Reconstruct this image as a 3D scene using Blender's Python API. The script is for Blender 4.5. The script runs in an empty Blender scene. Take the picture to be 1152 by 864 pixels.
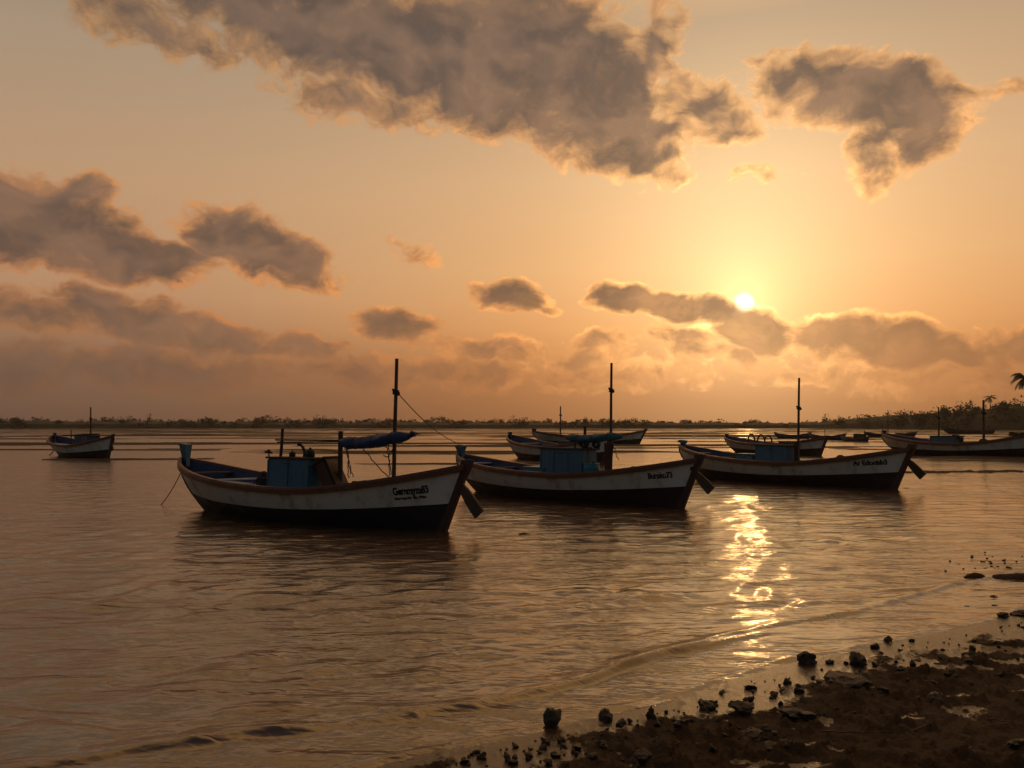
import bpy, bmesh, math, random
import numpy as np
from mathutils import Vector, Matrix, Euler
random.seed(7); rng = np.random.default_rng(11)
R = math.radians; PI = math.pi
scn = bpy.context.scene
col = scn.collection
scn.view_settings.view_transform = 'Standard'; scn.view_settings.look = 'None'
scn.view_settings.gamma = 1; scn.view_settings.exposure = .1; scn.view_settings.use_curve_mapping = False

# ------------------------------------------------------------------ camera
EYE = 2.2; F = 896.0; PITCH = R(2.97)
cam_d = bpy.data.cameras.new('camera'); cam = bpy.data.objects.new('camera', cam_d)
col.objects.link(cam); scn.camera = cam
cam_d.lens = 28; cam_d.sensor_width = 36; cam_d.clip_start = 0.05; cam_d.clip_end = 6000
cam.location = (0, 0, EYE); cam.rotation_euler = (R(90)+PITCH, 0, 0)

def ray(px, py):                      # photo pixel -> world direction (measuring aid)
    x = (px-576)/F; z = -(py-432)/F
    c, s = math.cos(PITCH), math.sin(PITCH)
    return Vector((x, c - s*z, s + c*z))
def at(px, py, z=0.0):
    d = ray(px, py); k = (z-EYE)/d.z
    return Vector((d.x*k, d.y*k, z))
def at_d(px, py, D):
    d = ray(px, py); k = D/d.y
    return Vector((d.x*k, D, EYE+d.z*k))
def uv(px, py):
    d = ray(px, py).normalized()
    return math.atan2(d.x, d.y), math.asin(d.z)

SUN_U, SUN_V = uv(837, 341)
SUN_DIR = Vector((math.cos(SUN_V)*math.sin(SUN_U), math.cos(SUN_V)*math.cos(SUN_U), math.sin(SUN_V)))

# ------------------------------------------------------------------ helpers
def tag(o, label=None, cat=None, group=None, kind=None):
    if label: o['label'] = label
    if cat: o['category'] = cat
    if group: o['group'] = group
    if kind: o['kind'] = kind
    return o
def empty(name, loc=(0, 0, 0), rz=0.0, s=1.0):
    o = bpy.data.objects.new(name, None); col.objects.link(o)
    o.location = loc; o.rotation_euler = (0, 0, rz); o.scale = (s, s, s); o.empty_display_size = .2
    return o
class MB:
    def __init__(s): s.v = []; s.f = []; s.m = []
    def quad_grid(s, P, close_u=False, close_v=False, mats=None):
        nu, nv = len(P), len(P[0]); b = len(s.v)
        for row in P:
            for p in row: s.v.append(tuple(p))
        for i in range(nu if close_u else nu-1):
            for j in range(nv if close_v else nv-1):
                i2 = (i+1) % nu; j2 = (j+1) % nv
                s.f.append((b+i*nv+j, b+i2*nv+j, b+i2*nv+j2, b+i*nv+j2))
                s.m.append(mats(i, j) if mats else 0)
        return s
    def ngon(s, pts, m=0):
        b = len(s.v); s.v += [tuple(p) for p in pts]; s.f.append(tuple(range(b, b+len(pts)))); s.m.append(m); return s
    def box(s, c, size, rot=(0, 0, 0), taper=1.0, bev=0.0):
        bm = bmesh.new(); bmesh.ops.create_cube(bm, size=1)
        for v in bm.verts:
            k = taper if v.co.z > 0 else 1
            v.co = Vector((v.co.x*size[0]*k, v.co.y*size[1]*k, v.co.z*size[2]))
        if bev: bmesh.ops.bevel(bm, geom=list(bm.edges), offset=bev, segments=2, affect='EDGES')
        M = Matrix.Translation(Vector(c)) @ Euler(rot).to_matrix().to_4x4()
        return s.add_bm(bm, M)
    def add_bm(s, bm, M=Matrix.Identity(4)):
        bm.verts.index_update(); b = len(s.v)
        for v in bm.verts: s.v.append(tuple(M @ v.co))
        for f in bm.faces: s.f.append(tuple(b+v.index for v in f.verts)); s.m.append(0)
        bm.free(); return s
    def tube(s, pts, rad, n=8, cap=True):
        pts = [Vector(p) for p in pts]; N = len(pts)
        if not hasattr(rad, '__len__'): rad = [rad]*N
        P = []; up = Vector((0, 0, 1)); prev = None
        for i, p in enumerate(pts):
            t = (pts[min(i+1, N-1)]-pts[max(i-1, 0)]).normalized()
            if prev is None:
                a = t.cross(up if abs(t.z) < .9 else Vector((1, 0, 0))).normalized()
            else:
                a = (prev - t*prev.dot(t)).normalized()
            prev = a; b_ = t.cross(a)
            P.append([p + (a*math.cos(2*PI*k/n)+b_*math.sin(2*PI*k/n))*rad[i] for k in range(n)])
        s.quad_grid(P, close_v=True)
        if cap: s.ngon(P[0][::-1]); s.ngon(P[-1])
        return s
    def ball(s, c, r, sub=2, scale=(1, 1, 1), rough=0.0):
        bm = bmesh.new(); bmesh.ops.create_icosphere(bm, subdivisions=sub, radius=1)
        for v in bm.verts:
            k = 1+rough*(random.random()-.5)
            v.co = Vector((v.co.x*r*scale[0]*k, v.co.y*r*scale[1]*k, v.co.z*r*scale[2]*k))
        return s.add_bm(bm, Matrix.Translation(Vector(c)))
    def build(s, name, mat, parent=None, smooth=False, loc=None):
        me = bpy.data.meshes.new(name); me.from_pydata(s.v, [], s.f); me.validate(); me.update()
        mats = mat if isinstance(mat, (list, tuple)) else [mat]
        for m in mats: me.materials.append(m)
        if len(mats) > 1 and len(me.polygons) == len(s.m): me.polygons.foreach_set('material_index', s.m)
        if smooth: me.polygons.foreach_set('use_smooth', [True]*len(me.polygons))
        o = bpy.data.objects.new(name, me); col.objects.link(o)
        if parent: o.parent = parent
        if loc is not None: o.location = loc
        return o
def catenary(a, b, sag, n=14):
    a, b = Vector(a), Vector(b)
    return [a.lerp(b, i/(n-1)) + Vector((0, 0, -sag*4*(i/(n-1))*(1-i/(n-1)))) for i in range(n)]

# numpy value-noise fbm
_perm = rng.random((512, 512)).astype(np.float32)
def vnoise(x, y):
    xi = np.floor(x).astype(np.int64); yi = np.floor(y).astype(np.int64)
    fx = x-xi; fy = y-yi; fx = fx*fx*(3-2*fx); fy = fy*fy*(3-2*fy)
    g = lambda a, b: _perm[a & 511, b & 511]
    return (g(xi, yi)*(1-fx)+g(xi+1, yi)*fx)*(1-fy)+(g(xi, yi+1)*(1-fx)+g(xi+1, yi+1)*fx)*fy
def fbm(x, y, o=4, rough=.5):
    s = 0; a = 1; t = 0
    for i in range(o):
        s = s+a*vnoise(x+17.3*i, y+9.1*i); t += a; a *= rough
        x, y = (x*.8-y*.6)*2.03, (x*.6+y*.8)*2.03
    return s/t
sstep = lambda a, b, x: (lambda t: t*t*(3-2*t))(np.clip((x-a)/(b-a), 0, 1))

# ------------------------------------------------------------------ node helper
class NT:
    def __init__(s, tree): s.t = tree; s.n = tree.nodes; s.l = tree.links
    def new(s, typ, **kw):
        nd = s.n.new(typ)
        for k, v in kw.items(): setattr(nd, k, v)
        return nd
    def put(s, sock, v):
        if isinstance(v, bpy.types.NodeSocket): s.l.new(v, sock)
        elif v is not None: sock.default_value = v
    def math(s, op, a, b=None, c=None, clamp=False):
        nd = s.new('ShaderNodeMath', operation=op, use_clamp=clamp)
        s.put(nd.inputs[0], a); s.put(nd.inputs[1], b); s.put(nd.inputs[2], c); return nd.outputs[0]
    def vmath(s, op, a, b=None, scale=None):
        nd = s.new('ShaderNodeVectorMath', operation=op)
        s.put(nd.inputs[0], a); s.put(nd.inputs[1], b)
        if scale is not None: s.put(nd.inputs['Scale'], scale)
        return nd.outputs['Value'] if op in ('LENGTH', 'DOT_PRODUCT', 'DISTANCE') else nd.outputs[0]
    def smooth(s, x, a, b, lo=0.0, hi=1.0):
        nd = s.new('ShaderNodeMapRange', interpolation_type='SMOOTHSTEP')
        s.put(nd.inputs[0], x); s.put(nd.inputs[1], a); s.put(nd.inputs[2], b); s.put(nd.inputs[3], lo); s.put(nd.inputs[4], hi)
        return nd.outputs[0]
    def mix(s, f, a, b, blend='MIX'):
        nd = s.new('ShaderNodeMix', data_type='RGBA', blend_type=blend)
        s.put(nd.inputs[0], f)
        for i, v in ((6, a), (7, b)):
            if isinstance(v, (tuple, list)) and len(v) == 3: v = (*v, 1)
            s.put(nd.inputs[i], v)
        return nd.outputs[2]
    def noise(s, vec, scale, detail=4, rough=.5, dist=0.0, color=False, dim='3D'):
        nd = s.new('ShaderNodeTexNoise', noise_dimensions=dim)
        s.put(nd.inputs['Vector'], vec); nd.inputs['Scale'].default_value = scale
        nd.inputs['Detail'].default_value = detail; nd.inputs['Roughness'].default_value = rough
        nd.inputs['Distortion'].default_value = dist
        return nd.outputs['Color'] if color else nd.outputs['Fac']
    def mapping(s, vec, loc=(0, 0, 0), rot=(0, 0, 0), sc=(1, 1, 1), typ='POINT'):
        nd = s.new('ShaderNodeMapping', vector_type=typ); s.put(nd.inputs[0], vec)
        nd.inputs[1].default_value = loc; nd.inputs[2].default_value = rot; nd.inputs[3].default_value = sc
        return nd.outputs[0]
    def ramp(s, f, stops):
        nd = s.new('ShaderNodeValToRGB'); s.put(nd.inputs[0], f); e = nd.color_ramp.elements
        while len(e) < len(stops): e.new(.5)
        for k, (p, c) in enumerate(stops): e[k].position = p; e[k].color = (*c, 1)
        return nd.outputs[0]

def mat_new(name):
    m = bpy.data.materials.new(name); m.use_nodes = True
    nt = NT(m.node_tree); bs = m.node_tree.nodes['Principled BSDF']
    return m, nt, bs
def paint(name, c, rough=.55, wear=.35, scale=6.0, wearcol=(.06, .045, .035), bump=.15, streak=True):
    m, nt, bs = mat_new(name)
    tc = nt.new('ShaderNodeTexCoord').outputs['Object']
    n1 = nt.noise(nt.mapping(tc, sc=(1, 1, .35) if streak else (1, 1, 1)), scale, 8, .65)
    n2 = nt.noise(tc, scale*.35, 4, .6)
    n3 = nt.noise(tc, scale*9, 4, .7)
    f = nt.math('MULTIPLY', nt.smooth(n1, .48, .72), wear)
    c1 = nt.mix(n2, tuple(x*.78 for x in c), tuple(min(1, x*1.12) for x in c))
    c2 = nt.mix(f, c1, wearcol)
    c3 = nt.mix(nt.math('MULTIPLY', nt.smooth(n3, .62, .7), wear), c2, wearcol)
    nt.l.new(c3, bs.inputs['Base Color'])
    nt.l.new(nt.smooth(n1, .3, .8, rough*.8, min(1, rough*1.35)), bs.inputs['Roughness'])
    b = nt.new('ShaderNodeBump'); b.inputs['Strength'].default_value = bump; b.inputs['Distance'].default_value = .02
    nt.l.new(n3, b.inputs['Height']); nt.l.new(b.outputs[0], bs.inputs['Normal'])
    return m
M = {}
M['white'] = paint('white_paint', (.70, .68, .67), .5, .75, 2.4, (.26, .21, .17))
M['bottom'] = paint('dark_bottom_paint', (.035, .012, .010), .6, .5, 3, (.02, .018, .012))
M['bottom_black'] = paint('black_bottom_paint', (.012, .010, .014), .6, .5, 3, (.03, .02, .014))
M['rail'] = paint('rail_wood', (.13, .042, .024), .5, .5, 5, (.05, .03, .02))
M['bluepaint'] = paint('blue_paint', (.035, .125, .22), .45, .45, 4, (.03, .05, .06))
M['dullblue'] = paint('dull_blue_paint', (.06, .09, .13), .6, .5, 3, (.04, .04, .04))
M['navy'] = paint('navy_paint', (.012, .028, .11), .5, .4, 4, (.02, .03, .06))
M['paleblue'] = paint('pale_blue_deck', (.30, .42, .52), .6, .6, 3, (.12, .10, .09))
M['teal'] = paint('teal_paint', (.03, .17, .26), .5, .4, 4, (.03, .07, .08))
M['tarp_blue'] = paint('blue_tarp', (.008, .04, .15), .55, .3, 7, (.01, .03, .08), .5, False)
M['tarp_teal'] = paint('teal_tarp', (.014, .10, .17), .55, .3, 7, (.01, .05, .08), .5, False)
M['wood'] = paint('weathered_wood', (.085, .052, .034), .75, .5, 8, (.03, .02, .015), .5)
M['darkwood'] = paint('dark_wood', (.045, .028, .02), .75, .5, 8, (.02, .014, .01), .5)
M['maroon'] = paint('maroon_paint', (.06, .018, .016), .6, .5, 5, (.03, .015, .01))
M['black'] = paint('black_rubber', (.015, .014, .014), .7, .3, 9, (.03, .025, .02), .3, False)
M['rope'] = paint('rope_fibre', (.075, .055, .04), .9, .3, 40, (.03, .02, .015), .3, False)
M['letter'] = paint('letter_paint', (.008, .008, .012), .6, .3, 12, (.1, .09, .09))
M['cloth'] = paint('dark_cloth', (.03, .022, .03), .9, .4, 9, (.015, .01, .01), .5, False)

# ------------------------------------------------------------------ world
def build_world():
    w = bpy.data.worlds.new('World'); scn.world = w; w.use_nodes = True
    nt = NT(w.node_tree); nt.n.clear()
    out = nt.new('ShaderNodeOutputWorld'); bg = nt.new('ShaderNodeBackground'); bg.inputs[1].default_value = .1
    nt.l.new(bg.outputs[0], out.inputs[0])
    sky = nt.new('ShaderNodeTexSky', sky_type='NISHITA', sun_disc=False)
    sky.sun_elevation = SUN_V; sky.sun_rotation = SUN_U; sky.air_density = 1.6; sky.dust_density = 4.0; sky.ozone_density = 1.0
    # cloud field group: input a vector (azimuth, elevation, 0), output a density
    g = bpy.data.node_groups.new('cloud_field', 'ShaderNodeTree')
    g.interface.new_socket('Vector', in_out='INPUT', socket_type='NodeSocketVector')
    g.interface.new_socket('Density', in_out='OUTPUT', socket_type='NodeSocketFloat')
    g.interface.new_socket('Warped', in_out='OUTPUT', socket_type='NodeSocketVector')
    gn = NT(g); gi = gn.new('NodeGroupInput').outputs[0]; go = gn.new('NodeGroupOutput')
    w1 = gn.vmath('SUBTRACT', gn.noise(gi, 11, 2, .5, color=True, dim='2D'), (.5, .5, .5))
    w2 = gn.vmath('SUBTRACT', gn.noise(gi, 38, 3, .55, color=True, dim='2D'), (.5, .5, .5))
    p = gn.vmath('ADD', gn.vmath('ADD', gi, gn.vmath('SCALE', w1, scale=.036)), gn.vmath('SCALE', w2, scale=.009))
    p = gn.vmath('MULTIPLY', p, (1, 1, 0))
    blobs = [
     # big dark cloud across the top
     (205,34,95,30,4,.55),(330,22,140,44,5,.9),(430,48,150,50,12,1.0),(540,70,150,62,14,1.15),(640,95,130,70,22,1.15),(700,145,80,48,32,1.0),
     (600,10,90,45,5,.8),(738,52,34,48,10,.7),(775,118,66,30,14,.62),(820,142,34,20,10,.45),(420,116,100,24,4,.50),(742,178,40,22,30,.6),
     # right cloud
     (905,92,62,32,6,.75),(985,108,85,36,16,1.0),(1030,136,50,42,8,1.0),(980,168,28,34,0,.7),(1062,114,26,26,0,.7),
     # left middle pair
     (0,240,70,42,10,1.0),(70,256,90,38,10,1.05),(140,284,85,26,8,.95),(98,225,34,22,0,.8),(250,262,48,30,16,.95),(310,288,76,30,14,1.0),(200,292,50,16,5,.7),
     # small ones
     (455,282,38,11,14,.4),(572,333,46,18,6,.85),(612,347,22,7,0,.5),(860,199,30,8,0,.25),(1115,99,45,7,0,.22),
     # low left rows
     (20,348,80,20,8,.8),(125,350,70,24,10,.9),(220,376,120,20,5,.85),(325,388,62,14,3,.7),(448,369,50,19,3,.85),(672,387,34,13,0,.7),
     # around the sun
     (702,334,50,17,6,1.0),(765,345,48,17,14,1.0),(815,352,42,15,24,.95),(852,374,40,24,2,1.2),(832,407,16,8,0,.6),
     (935,378,50,22,4,.9),(1005,392,80,25,5,1.0),(1065,398,52,16,4,.8),(775,392,52,20,8,.6),(1145,388,52,24,0,.75),(560,394,110,16,2,.6),(640,402,90,14,0,.5),
     # bank above the horizon
     (60,410,240,24,0,.6),(330,420,220,20,0,.5),(560,420,200,18,0,.5),(1090,425,130,18,0,.5),(900,418,110,12,0,.35),(680,424,160,14,0,.4),
    ]
    F_ = None
    sp_ = gn.new('ShaderNodeSeparateXYZ'); gn.l.new(p, sp_.inputs[0])
    for k, (cx, cy, rx, ry, ang, wgt) in enumerate(blobs):
        u, v = uv(cx, cy); rx = rx/F*GX; ry = ry/F*GY; ca, sa = math.cos(R(ang)), math.sin(-R(ang))
        if k % 6 == 0:                      # chained in batches so that the shader stack stays small
            cx_ = gn.new('ShaderNodeCombineXYZ'); gn.l.new(sp_.outputs[0], cx_.inputs[0]); gn.l.new(sp_.outputs[1], cx_.inputs[1])
            gn.put(cx_.inputs[2], 1.0 if F_ is None else gn.math('MULTIPLY_ADD', F_, 1e-8, 1.0)); S_ = cx_.outputs[0]
        a_ = gn.vmath('DOT_PRODUCT', S_, (ca/rx, sa/rx, -(ca*u+sa*v)/rx))
        b_ = gn.vmath('DOT_PRODUCT', S_, (-sa/ry, ca/ry, -(-sa*u+ca*v)/ry))
        r2 = gn.math('MULTIPLY_ADD', a_, a_, gn.math('MULTIPLY', b_, b_))
        val = gn.math('MULTIPLY_ADD', r2, -wgt, wgt)
        F_ = val if F_ is None else gn.math('SMOOTH_MAX', F_, val, .12)
    gn.l.new(F_, go.inputs[0]); gn.l.new(p, go.inputs[1])
    # billows
    h = bpy.data.node_groups.new('cloud_billows', 'ShaderNodeTree')
    h.interface.new_socket('Vector', in_out='INPUT', socket_type='NodeSocketVector')
    h.interface.new_socket('Noise', in_out='OUTPUT', socket_type='NodeSocketFloat')
    hn = NT(h); hi = hn.new('NodeGroupInput').outputs[0]; ho = hn.new('NodeGroupOutput')
    st = hn.vmath('MULTIPLY', hi, (1, 1.5, 1))
    fb = hn.noise(st, 26, 9, .62, 0, dim='2D'); fb2 = hn.noise(st, 8.5, 2, .5, dim='2D')
    fb3 = hn.math('ABSOLUTE', hn.math('SUBTRACT', hn.noise(st, 19, 3, .5, 0, dim='2D'), .5))      # rounded puffs with creases between
    tot_ = hn.math('ADD', hn.math('MULTIPLY_ADD', fb, 1.25, -.60), hn.math('MULTIPLY_ADD', fb2, .8, -.42))
    hn.l.new(hn.math('MULTIPLY_ADD', fb3, -1.1, hn.math('ADD', tot_, .10)), ho.inputs[0])

    d = nt.new('ShaderNodeTexCoord').outputs['Generated']
    d = nt.vmath('NORMALIZE', d)
    sx = nt.new('ShaderNodeSeparateXYZ'); nt.l.new(d, sx.inputs[0]); X, Y, Z = sx.outputs
    u = nt.math('ARCTAN2', X, Y); v = nt.math('ARCSINE', Z)
    cb = nt.new('ShaderNodeCombineXYZ'); nt.l.new(u, cb.inputs[0]); nt.l.new(v, cb.inputs[1]); P = cb.outputs[0]
    # clear sky : two elevation ramps, away from and under the sun; top stops add unseen brightness to warm the water
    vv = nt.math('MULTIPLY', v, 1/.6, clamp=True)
    srgb = lambda r, g_, b: tuple(((c/255)/12.92 if c/255 <= .04045 else ((c/255+.055)/1.055)**2.4) for c in (r, g_, b))
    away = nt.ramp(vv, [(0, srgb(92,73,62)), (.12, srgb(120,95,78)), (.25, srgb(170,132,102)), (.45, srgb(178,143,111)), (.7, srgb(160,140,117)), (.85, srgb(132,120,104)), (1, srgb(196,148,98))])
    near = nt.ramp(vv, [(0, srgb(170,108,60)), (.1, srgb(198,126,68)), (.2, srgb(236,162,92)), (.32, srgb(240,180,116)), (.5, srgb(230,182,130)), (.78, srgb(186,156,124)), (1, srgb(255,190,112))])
    du = nt.math('ABSOLUTE', nt.math('SUBTRACT', u, SUN_U))
    m = nt.math('EXPONENT', nt.math('MULTIPLY', nt.math('POWER', nt.math('DIVIDE', du, .50), 1.7), -1.0))
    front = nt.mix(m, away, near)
    # glow round the sun
    dS = nt.vmath('DISTANCE', d, tuple(SUN_DIR))
    cbs = nt.new('ShaderNodeCombineXYZ'); nt.l.new(nt.math('SUBTRACT', u, SUN_U), cbs.inputs[0])
    dv = nt.math('SUBTRACT', v, SUN_V+.03); nt.l.new(nt.math('MULTIPLY', dv, .78), cbs.inputs[1])
    rr = nt.vmath('LENGTH', cbs.outputs[0])
    g1 = nt.math('EXPONENT', nt.math('MULTIPLY', nt.math('POWER', nt.math('DIVIDE', rr, .15), 1.6), -1.0))
    g2 = nt.math('EXPONENT', nt.math('MULTIPLY', nt.math('DIVIDE', dS, .030), -1.0))
    front = nt.mix(1.0, front, nt.vmath('SCALE', (.34, .29, .17), scale=g1), 'ADD')
    clear = nt.mix(1.0, front, nt.vmath('SCALE', (.9, .56, .20), scale=g2), 'ADD')
    # clouds
    gnode = nt.new('ShaderNodeGroup'); gnode.node_tree = g; nt.l.new(P, gnode.inputs[0]); F0, PW = gnode.outputs
    def billows(vec):
        hnode = nt.new('ShaderNodeGroup'); hnode.node_tree = h; nt.l.new(vec, hnode.inputs[0]); return hnode.outputs[0]
    toS = nt.vmath('NORMALIZE', nt.vmath('SUBTRACT', (SUN_U, SUN_V+.02, 0), P))
    amp = nt.smooth(F0, -.9, .1, .15, 1.0)
    n0 = billows(PW)
    n1 = billows(nt.vmath('ADD', PW, nt.vmath('SCALE', nt.vmath('ADD', nt.vmath('SCALE', toS, scale=.7), (0, .6, 0)), scale=.016)))
    D0 = nt.math('MULTIPLY_ADD', n0, amp, F0)
    D1 = nt.math('MULTIPLY_ADD', n1, amp, F0)
    alpha = nt.smooth(D0, -.06, .38)
    thick = nt.smooth(D0, .04, .80)
    lit = nt.smooth(nt.math('SUBTRACT', D0, D1), -.12, .42)
    prox = nt.math('EXPONENT', nt.math('MULTIPLY', nt.math('DIVIDE', dS, .16), -1.0))
    core = nt.mix(1.0, nt.vmath('MULTIPLY', front, (.19, .185, .21)), (.066, .044, .034), 'ADD')
    edge = nt.mix(1.0, nt.vmath('MULTIPLY', front, (1.14, .82, .55)), nt.vmath('SCALE', (1.3, .80, .30), scale=prox), 'ADD')
    fedge = nt.math('ADD', nt.math('MULTIPLY', nt.math('SUBTRACT', 1.0, thick), .75), nt.math('MULTIPLY', lit, nt.math('MULTIPLY_ADD', thick, -.85, .95)), clamp=True)
    lowf = nt.noise(nt.vmath('MULTIPLY', PW, (1, 1.6, 1)), 13, 2, .5, dim='2D')
    core = nt.vmath('MULTIPLY', core, nt.mix(nt.smooth(lowf, .35, .68), (.80, .82, .86), (1.42, 1.30, 1.18)))
    ccol = nt.mix(fedge, core, edge)
    rim = nt.math('MULTIPLY', nt.smooth(D0, -.06, .14), nt.smooth(D0, .40, .16))
    prox2 = nt.math('EXPONENT', nt.math('MULTIPLY', nt.math('DIVIDE', dS, .075), -1.0))
    ccol = nt.mix(1.0, ccol, nt.vmath('SCALE', (1.9, 1.25, .55), scale=nt.math('MULTIPLY', nt.math('MULTIPLY', rim, lit), prox2)), 'ADD')
    # clouds low over the horizon sink in haze
    a2 = nt.math('MULTIPLY', alpha, nt.smooth(v, .015, .17, .30, .97))
    skyc = nt.mix(a2, clear, ccol)
    # sun disc, veiled by the cloud in front of it
    disc = nt.smooth(dS, .0140, .0045)
    skyc = nt.mix(nt.math('MULTIPLY', disc, nt.math('SUBTRACT', 1.0, nt.math('MULTIPLY', alpha, .8))), skyc, (4.0, 3.4, 2.2))
    # the rest of the dome: Nishita
    back = nt.vmath('MULTIPLY', sky.outputs[0], (.6, .55, .62))
    side = nt.math('MULTIPLY', nt.smooth(du, 1.25, 2.1, 1.0, 0.0), nt.smooth(v, .80, 1.4, 1.0, 0.0))
    side = nt.math('MULTIPLY', side, .97)
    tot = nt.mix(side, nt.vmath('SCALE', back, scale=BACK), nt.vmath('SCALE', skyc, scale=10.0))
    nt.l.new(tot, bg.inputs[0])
    w.cycles.sampling_method = 'MANUAL'; w.cycles.sample_map_resolution = 512
BACK = .9; GX = 1.13; GY = 1.20
build_world()
ld = bpy.data.lights.new('sun', 'SUN'); ld.energy = .024; ld.angle = R(.53); ld.color = (1, .53, .18)
lo = bpy.data.objects.new('sun', ld); col.objects.link(lo)
lo.rotation_euler = SUN_DIR.to_track_quat('Z', 'Y').to_euler(); lo.location = (40, 140, 60)

# ------------------------------------------------------------------ terrain functions
_sx = np.array([-60, -9, -3.2, -1.0, -.1, 1.37, 2.6, 4.05, 6.2, 12, 60.])
_sy = np.array([-34, 0, 3.9, 5.16, 5.66, 6.6, 7.55, 8.3, 9.6, 13.2, 44.])
def shore_s(x, y):                     # signed metres inland of the waterline
    f = np.interp(x, _sx, _sy)
    return (f-y)*.85 + .16*(fbm(x*.9+40, y*.9, 3)-.5) + .05*(fbm(x*4, y*4+9, 2)-.5)
def far_r(az): return 600-170*sstep(.33, .58, az)
def near_land(x, y):
    s = shore_s(x, y)
    base = np.where(s < 0, np.maximum(s*.07, -.35), s*.022)
    base = base + .10*sstep(.9, 2.6, s)*np.clip(s-.7, 0, 5)*.55
    base = base + .20*sstep(4, 9, s)
    inl = sstep(.12, .80, s + 1.1*(fbm(x*1.7, y*1.7+5, 5, .6)-.5))       # churned mud inland
    rough = (fbm(x*3.1, y*3.1, 6, .58)-.5)*.12 + np.clip(fbm(x*9, y*9+3, 5, .62)-.5, 0, 1)*.20 + np.clip(fbm(x*22, y*22+3, 3, .6)-.55, 0, 1)*.08
    pud = sstep(.60, .68, fbm(x*2.6+3, y*5.2+8, 4))*sstep(.35, .6, s)*(1-sstep(1.3, 2.0, s))
    wet = np.clip((1-inl)*1.0 + pud, 0, 1)*sstep(-1.0, -.2, s)
    z = base + inl*rough*(1-.93*pud) - .012*pud*inl
    z = z + (1-inl)*(s > -.5)*(np.clip(fbm(x*14, y*14, 3, .6)-.62, 0, 1)*.05)
    return s, z, wet
def mud_z(x, y, r, az):
    z = np.full_like(x, -.30)
    def bar(x0, x1, yc0, yc1, hw0, hw1, hgt, brk=.0, fx=.3, fy=.6):
        nonlocal z
        t = np.clip((x-x0)/(x1-x0), 0, 1)
        yc = yc0+(yc1-yc0)*t + (fbm(x*.06+yc0, x*0+3.3, 3)-.5)*.05*abs(yc0)
        hw = hw0+(hw1-hw0)*t
        e = 1-np.abs(y-yc)/hw
        e = e*np.where((x < x0) | (x > x1), 0, 1) + np.where((x < x0) | (x > x1), -1, 0)
        e = e + (fbm(x*fx, y*fy, 4, .6)-.5)*(.8+brk*3) - brk*.35
        z = np.maximum(z, np.clip(e, -1, .7)*hgt)
    bar(-80, -34, 95, 95, 9, 5, .22)
    bar(-38, 8, 95, 97, 4.0, 2.2, .17)
    bar(-60, -26, 72.5, 71, 2.0, 1.2, .11, .12)
    bar(-30, -19.5, 52, 53, 1.4, 1.2, .08, .45, .8, 1.6)
    bar(-21, -15, 66, 66, .9, .7, .05, .6)
    bar(18.2, 24.5, 37.0, 38.2, .9, .9, .09, .95, 1.5, 3.0)
    bar(-9, 18, 64, 66, 2.2, 1.8, .05, .7, .35, .8)
    bar(4, 34, 78, 80, 2.2, 2.6, .06, .2, .2, .5)
    bar(30, 62, 74, 66, 2.0, 2.2, .07, .6, .3, .7)
    bar(26, 36, 51, 49.5, .9, .9, .05, .8, .7, 1.6)
    # general low bars far out
    nn = fbm(x/38+5, y/7.5, 5, .55)
    nn = nn - .10*(1-sstep(70, 130, y))
    z = np.maximum(z, np.where(y > 45, np.clip((nn-.55)*1.2, -.2, .10), -.3))
    return z
def polar_grid(r0, r1, ratio, dense, step, coarse, full=True):
    n = int(math.log(r1/r0)/math.log(1+ratio)); rs = r0*(r1/r0)**(np.arange(n+1)/n)
    a = np.arange(-dense, dense+1e-6, step)
    lim = PI if full else coarse[1]
    c = np.arange(dense+coarse[0], lim-1e-3, coarse[0])
    az = np.concatenate([-c[::-1], a, c])
    if full: az = np.concatenate([az, [PI]]) ; az = np.concatenate([[-PI], az])
    A, Rr = np.meshgrid(az, rs)
    return Rr*np.sin(A), Rr*np.cos(A), Rr, A
def grid_mesh(name, X, Y, Z, mat, keep=None, attrs=None):
    nr, na = X.shape
    co = np.stack([X, Y, Z], -1).reshape(-1, 3).astype(np.float32)
    idx = np.arange(nr*na).reshape(nr, na)
    q = np.stack([idx[:-1, :-1], idx[:-1, 1:], idx[1:, 1:], idx[1:, :-1]], -1)[..., ::-1].reshape(-1, 4)
    if keep is not None:
        k = (keep[:-1, :-1] | keep[1:, 1:] | keep[:-1, 1:] | keep[1:, :-1]).reshape(-1); q = q[k]
        used = np.zeros(len(co), bool); used[q.reshape(-1)] = True
        remap = np.cumsum(used)-1; co = co[used]; q = remap[q]
    else: used = None
    me = bpy.data.meshes.new(name)
    me.vertices.add(len(co)); me.vertices.foreach_set('co', co.reshape(-1))
    me.loops.add(len(q)*4); me.loops.foreach_set('vertex_index', q.reshape(-1).astype(np.int32))
    me.polygons.add(len(q)); me.polygons.foreach_set('loop_start', (np.arange(len(q))*4).astype(np.int32))
    me.update(calc_edges=True); me.polygons.foreach_set('use_smooth', np.ones(len(q), bool))
    for k_, a in (attrs or {}).items():
        a = a.reshape(-1).astype(np.float32)
        if used is not None: a = a[used]
        at_ = me.attributes.new(k_, 'FLOAT', 'POINT'); at_.data.foreach_set('value', a)
    me.materials.append(mat)
    o = bpy.data.objects.new(name, me); col.objects.link(o); return o

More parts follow.
